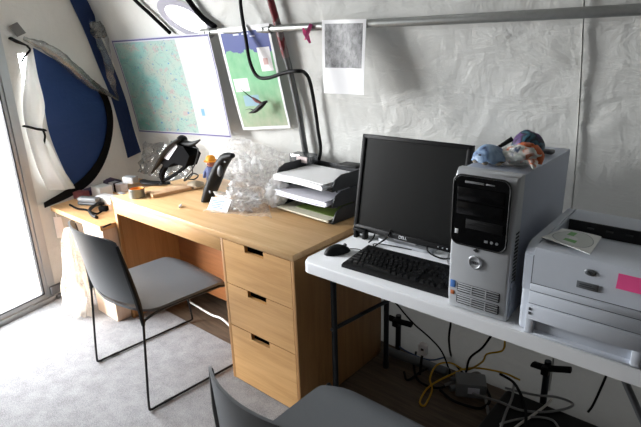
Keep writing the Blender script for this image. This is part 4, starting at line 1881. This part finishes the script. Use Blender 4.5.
# front: tray lid, seams, cassette with handle recess
bm = BM()
box2(bm, (x0 + .026, y0 - .002, q2 + .001), (x1 - .026, y0 + .02, q1), .004)
add('feed_lid', bm, 'printer2', pr)
bm = BM()
box2(bm, (x0 + .026, y0 - .001, q3 + .001), (x1 - .026, y0 + .02, q2 - .001), .003)
add('front_flap', bm, 'printer2', pr)
cz0, cz1, cx0, cx1 = z0 + .002, q3 - .001, x0 + .024, x1 - .024
hx0, hx1, hz0, hz1 = cx0 + .022, cx1 - .022, cz0 + .006, aty(534.6, 320.4, y0).z
bm = BM()
box2(bm, (cx0, y0 - .004, hz1), (cx1, y0 + .02, cz1), .003)
box2(bm, (cx0, y0 - .004, cz0), (hx0, y0 + .02, hz1 + .004), .003)
box2(bm, (hx1, y0 - .004, cz0), (cx1, y0 + .02, hz1 + .004), .003)
box2(bm, (cx0, y0 - .004, cz0), (cx1, y0 + .02, hz0), .003)
cas = add('paper_cassette', bm, 'printer2', pr)
bm = BM()
sheet(bm, lambda u, v: Vector((hx0 - .002 + (hx1 - hx0 + .004) * u, y0 + .002 + .040 * math.sin(PI * v) ** .7, hz0 + (hz1 - hz0) * v)), 10, 8)
add('handle_recess', bm, 'printer2', cas)
bm = BM()
for zz in (q1, q2, q3):
    box2(bm, (x0 + .027, y0 + .002, zz - .0008), (x1 - .027, y0 + .004, zz + .0012), 0)
box2(bm, (x0 + .0245, y0 + .008, z0 + .01), (x0 + .0265, y0 + .0115, z1 - .03), 0)
box2(bm, (x1 - .0265, y0 + .008, z0 + .01), (x1 - .0245, y0 + .0115, z1 - .03), 0)
add('seam', bm, 'printer_line', pr, label='dark seams between the front panels')
c = aty(590, 273, y0)
bm = BM()
ball(bm, (c.x, y0 + .003, c.z), (.014, .003, .009), 16)
lg = add('logo_badge', bm, 'leg_grey', pr)
text('logo', 'hp', .012, 'text_dark', lg, FRONT, (c.x, y0 - .0004, c.z + .0005))
c = aty(587, 287, y0)
bm = BM()
box2(bm, (c.x - .025, y0 + .001, c.z - .008), (c.x + .025, y0 + .006, c.z + .010), .001)
npl = add('name_plate', bm, 'leg_grey', pr)
bm = BM()
for (u0, u1, zz) in ((-.018, .010, .003), (-.018, .018, -.002)):
    box2(bm, (c.x + u0, y0 + .0003, c.z + zz), (c.x + u1, y0 + .0014, c.z + zz + .002))
add('print', bm, 'text_dark', npl, smooth=False)
c = aty(529, 325, y0 - .004)
bm = BM()
for k in range(2):
    box2(bm, (cx0 + .007, y0 - .0052, cz1 - .030 + k * .013), (cx0 + .013, y0 - .0035, cz1 - .022 + k * .013))
add('size_mark', bm, 'printer_line', cas, smooth=False)

bm = BM()
c = aty(634, 285, y0 + .002)
sheet(bm, lambda u, v: Vector((c.x - .035 + .076 * u, y0 + .0025 - .008 * (1 - v) ** 2, c.z - .016 + .036 * v)), 6, 6, (0, .0008, 0))
add('sticky_note', bm, 'sticky', label='bright pink sticky note on the printer front', cat='note')
bm = BM()
corn = [atz(541, 237, z1 + .008), atz(590, 254, z1 + .006), atz(601, 240, z1 - .012), atz(562, 229, z1 - .004)]
ct_ = sum(corn, Vector()) / 4


def slv(u, v):
    p = corn[0].lerp(corn[1], u).lerp(corn[3].lerp(corn[2], u), v)
    p.z = max(p.z, z1 + .004 - .006 * v) + .002 * math.sin(PI * u)
    return p


sheet(bm, slv, 10, 10, (0, 0, -.0018))
add('disc_sleeve', bm, 'sleeve', label='white disc sleeve printed with green lying on the printer top', cat='disc')

# ------------------------------------------------------------------ chairs


def make_chair(name, loc, rz, label):
    """stacking chair: local +Y is where the sitter looks, origin on the floor under the seat"""
    t = thing(name, loc, label, 'chair', 'grey stacking chairs', rz)
    bm = BM()

    def seat(u, v):
        # u across, v from back (0) to front (1)
        y = -.215 + .475 * v - .03 * (1 - (2 * u - 1) ** 2) * max(0, 1 - v * 3)
        hwid = .240 - .014 * max(0, (v - .72) / .28) ** 2 - .02 * max(0, (.12 - v) / .12) ** 2
        x = (2 * u - 1) * hwid
        e = abs(2 * u - 1)
        if v > .8:
            y -= .028 * ((v - .8) / .2) * e ** 8
        z = .452 - .012 * (1 - e ** 2) * math.sin(PI * min(1, v * 1.1)) - .03 * max(0, (v - .82) / .18) ** 2
        z += .030 * max(0, (.22 - v) / .22) ** 1.7 * (.5 + .5 * e)
        return Vector((x, y, z))
    sheet(bm, seat, 28, 28, (0, 0, -.012))
    add('seat', bm, 'chair', t, local=True, angle=60)
    bm = BM()

    def back(u, v):
        s = 2 * u - 1
        hwid = .252 - .034 * v
        x = s * hwid * (1 - .04 * abs(s) ** 3)
        z = .505 + .288 * v + .012 * (1 - s * s) * v
        z -= .016 * (1 - s * s) * (1 - v)          # lower edge sags in the middle
        if v > .8:
            z -= .016 * abs(s) ** 9 * (v - .8) / .2
        y = -.203 - .036 * v - (.042 + .030 * v) * (1 - s * s)
        return Vector((x, y, z))
    sheet(bm, back, 32, 18, (0, -.008, 0))
    bk = add('backrest', bm, 'chair', t, local=True, angle=60)
    for s in (-1, 1):
        bm = BM()
        top_ = back(.5 + s * .5, .93)
        mid_ = back(.5 + s * .5, .45)
        lo_ = back(.5 + s * .5, .0)
        tube(bm, [Vector((s * .262, -.205, .41)), lo_ + Vector((s * .004, -.003, 0)), mid_ + Vector((s * .004, -.003, 0)), top_ + Vector((0, -.003, 0))],
             [.008, .013, .012, .006], 8, 6, flat=1.0)
        add('back_edge', bm, 'chair_edge', bk, local=True)
    for s in (-1, 1):
        bm = BM()
        x = s * .262
        tube(bm, [(x, -.205, .41), (x + s * .004, -.225, .2), (x + s * .006, -.24, .03), (x + s * .006, -.232, .0075), (x + s * .006, -.21, .0068)], .0055, 8, 5)
        add('leg', bm, 'chair_rod', t, local=True)
        bm = BM()
        tube(bm, [(x + s * .006, -.21, .0068), (x + s * .006, .285, .0068)], .0055, 8, 1)
        for yy in (-.17, .22):
            cyl(bm, (x + s * .006, yy, .007), (x + s * .006, yy + .04, .007), .0065, seg=8)
        add('runner', bm, 'chair_rod', t, local=True)
        bm = BM()
        tube(bm, [(x + s * .006, .285, .0068), (x + s * .006, .307, .0075), (x + s * .006, .313, .03), (x, .29, .22), (x - s * .01, .255, .40), (x - s * .03, .20, .428)], .0055, 8, 5)
        add('leg', bm, 'chair_rod', t, local=True)
        bm = BM()
        tube(bm, [(x, -.205, .41), (x - s * .012, -.18, .428), (x - s * .03, -.05, .434), (x - s * .03, .20, .428)], .0065, 8, 6)
        add('seat_rail', bm, 'chair_rod', t, local=True)
    bm = BM()
    cyl(bm, (-.23, .20, .428), (.23, .20, .428), .0055, seg=8)
    add('crossbar', bm, 'chair_rod', t, local=True)
    return t


make_chair('stacking_chair', (-.790, -.135, .007), math.radians(-4), 'grey stacking chair at the oak desk knee space')
make_chair('stacking_chair', (.565, -.428, .007), math.radians(0), 'grey stacking chair cut off by the photo edge in front of the folding table')

# ------------------------------------------------------------------ cables and boxes under the table


def fl(px, py, z=.012):
    return atz(px, py, z)


def cable(pts, r, mat, lab):
    bm = BM()
    tube(bm, pts, r, 7, 6)
    add('cable', bm, mat, label=lab, cat='cable', group='cables under the folding table')


cable([aty(505, 334, .60), aty(503, 350, .6), aty(487, 354, .59), aty(482, 362, .56), fl(466, 370, .05), fl(451, 363, .06), fl(437, 365, .06), fl(430, 378, .04),
       fl(432, 390), fl(425, 405), fl(420, 403), fl(422, 396), fl(430, 386, .03), fl(448, 376, .06), fl(470, 368, .08), aty(500, 372, .58), aty(520, 380, .6)],
      .0042, 'yellow', 'yellow cable looping out onto the floor under the table')
cable([aty(451, 322, .58), aty(449, 340, .58), fl(452, 358, .05), fl(462, 372, .02), fl(480, 385, .02)], .005, 'rubber', 'black cable hanging from the table near the tower')
cable([aty(491, 336, .57), aty(482, 348, .57), aty(470, 358, .56), fl(466, 372, .03)], .005, 'rubber', 'black cable curving down below the tower')
cable([aty(395, 302, .60), aty(412, 322, .61), aty(430, 338, .61), aty(442, 352, .6), fl(450, 372, .02)], .004, 'rubber', 'thin dark cable slanting along the tent wall behind the left table leg')
cable([fl(445, 385, .03), fl(462, 379, .05), fl(478, 373, .06), fl(483, 385, .04), fl(488, 412), fl(492, 430)], .007, 'grey_cable', 'thick pale grey cable bending over the power box')
H_ = .098
cable([fl(455, 385, .02), fl(475, 394, .04), fl(500, 402, H_), fl(520, 410, H_), fl(545, 412, H_), fl(568, 408, H_), fl(572, 403, H_), fl(556, 397, H_), fl(535, 395, H_), fl(505, 388, H_)], .005, 'grey_cable', 'grey cable coiled below the printer')
cable([fl(552, 399, H_), fl(545, 406, H_), fl(533, 415, H_), fl(520, 424, H_), fl(510, 432, H_)], .005, 'white_cable', 'pale cable running straight towards the viewer below the printer')
cable([fl(500, 424, H_), fl(515, 420, H_), fl(535, 417, H_), fl(552, 420, H_), fl(560, 430, H_)], .0045, 'grey_cable', 'grey cable bent like an arch at the photo edge below the printer')
cable([fl(514, 384, H_), fl(512, 398, H_), fl(506, 412, H_), fl(500, 430, H_)], .0055, 'grey_cable', 'grey cable running to the photo edge beside the power box')
cable([fl(416, 352, .03), fl(414, 368), fl(420, 382), fl(440, 388), fl(452, 378), fl(440, 366, .03), fl(424, 370, .03), fl(408, 380), fl(404, 372)], .0055, 'rubber', 'black cable coil around the white plug')
cable([fl(440, 390), fl(452, 400), fl(468, 406), fl(482, 408), fl(490, 400, .03), fl(486, 388, .05), fl(480, 376, .07)], .006, 'rubber', 'black cable sweeping in a loop around the power box')
cable([fl(500, 374, .10), fl(513, 382, .104), fl(521, 395, .104), fl(526, 412, .104), fl(525, 430, .104)], .006, 'rubber', 'black cable dropping right of the power box')
cable([aty(606, 376, .50), aty(600, 390, .53), aty(593, 405, .56), aty(588, 412, .56)], .0045, 'rubber', 'black cable slanting down below the printer right end')
cable([fl(397, 345, .04), fl(408, 352, .05), fl(430, 360, .05), fl(455, 356, .05), fl(478, 366, .05)], .004, 'blue_cable', 'dull blue cable along the foot of the tent wall')

pb = thing('power_box', fl(470, 392, .007), 'grey metal power box among the cables below the tower', 'power box', rz=.5)
bm = BM()
box(bm, (0, 0, .036), (.13, .09, .07), .006)
add('housing', bm, 'grey_plastic', pb, local=True)
bm = BM()
cyl(bm, (-.065, -.02, .03), (-.09, -.03, .03), .014, seg=14)
cyl(bm, (-.065, .02, .045), (-.085, .02, .045), .010, seg=14)
add('plug', bm, 'leg_grey', pb, local=True)
bm = BM()
box(bm, (.01, -.0455, .04), (.05, .004, .03), .001)
add('socket_plate', bm, 'paper_grey', pb, local=True)
pg = thing('plug_adapter', fl(424, 362, .05), 'white plug adapter on the dark cables left of the yellow loop', 'plug')
q = aty(423, 349, .56)
bm = BM()
box(bm, q, (.04, .03, .055), .005)
add('shell', bm, 'paper', pg)
bm = BM()
box(bm, q + Vector((.004, -.0155, .006)), (.014, .003, .012), .001)
add('face', bm, 'dark_grey', pg)
bm = BM()
tube(bm, [q - ZA * .025, q + Vector((0, -.01, -.05)), Vector((q.x, q.y - .02, .02))], .006, 7, 5)
add('lead', bm, 'rubber', pg)
bm = BM()
box(bm, fl(436, 366, .03), (.03, .02, .014), .003)
add('cable_connector', bm, 'red_tape', label='small red connector among the black cables', cat='connector')
bm = BM()
box2(bm, (.64, .20, .0005), (1.25, .60, .092), .02, 3)
add('equipment_case', bm, 'black', label='low black case on the floor under the printer carrying grey cables', cat='case')

# ------------------------------------------------------------------ light
w = bpy.data.worlds.new('sky')
SC.world = w
w.use_nodes = True
bg = w.node_tree.nodes['Background']
bg.inputs[0].default_value = (.96, .98, 1.0, 1)
nt = w.node_tree


def wn(op, a, b):
    n = nt.nodes.new('ShaderNodeMath')
    n.operation = op
    for i, v in enumerate((a, b)):
        if isinstance(v, bpy.types.NodeSocket):
            nt.links.new(v, n.inputs[i])
        else:
            n.inputs[i].default_value = v
    return n.outputs[0]


# hazy bright daylight: brightest low over one side of the sky, dimmer overhead
tcw = nt.nodes.new('ShaderNodeTexCoord')
dt = nt.nodes.new('ShaderNodeVectorMath')
dt.operation = 'DOT_PRODUCT'
nt.links.new(tcw.outputs['Generated'], dt.inputs[0])
dt.inputs[1].default_value = (-.35, -.94, 0)
sp = nt.nodes.new('ShaderNodeSeparateXYZ')
nt.links.new(tcw.outputs['Generated'], sp.inputs[0])
side = wn('MAXIMUM', dt.outputs['Value'], 0.0)
side = wn('ADD', wn('MULTIPLY', wn('MULTIPLY', side, side), .12), .88)
elev = wn('MAXIMUM', wn('SUBTRACT', 1.22, wn('MULTIPLY', wn('ABSOLUTE', sp.outputs[2], 0.0), 1.05)), .2)
nt.links.new(wn('MULTIPLY', wn('MULTIPLY', side, elev), 44.0), bg.inputs[1])


def area(name, loc, target, sx, sy, portal=False, e=0.0, col=(1, 1, 1)):
    l = bpy.data.lights.new(name, 'AREA')
    l.shape = 'RECTANGLE'
    l.size, l.size_y = sx, sy
    l.energy = e
    l.color = col
    if portal:
        l.cycles.is_portal = True
    o = bpy.data.objects.new(name, l)
    o.location = loc
    d = (Vector(target) - Vector(loc)).normalized()
    o.rotation_euler = d.to_track_quat('-Z', 'Y').to_euler()
    COL.objects.link(o)
    return o


dc = O + eu * -.5 - en * .03 + ZA * 1.0
area('door_portal', dc, dc + en, 1.0, 2.0, portal=True)

SC.view_settings.view_transform = 'Standard'
SC.view_settings.look = 'None'
SC.view_settings.gamma = 1
SC.view_settings.use_curve_mapping = False
SC.view_settings.exposure = 0.0
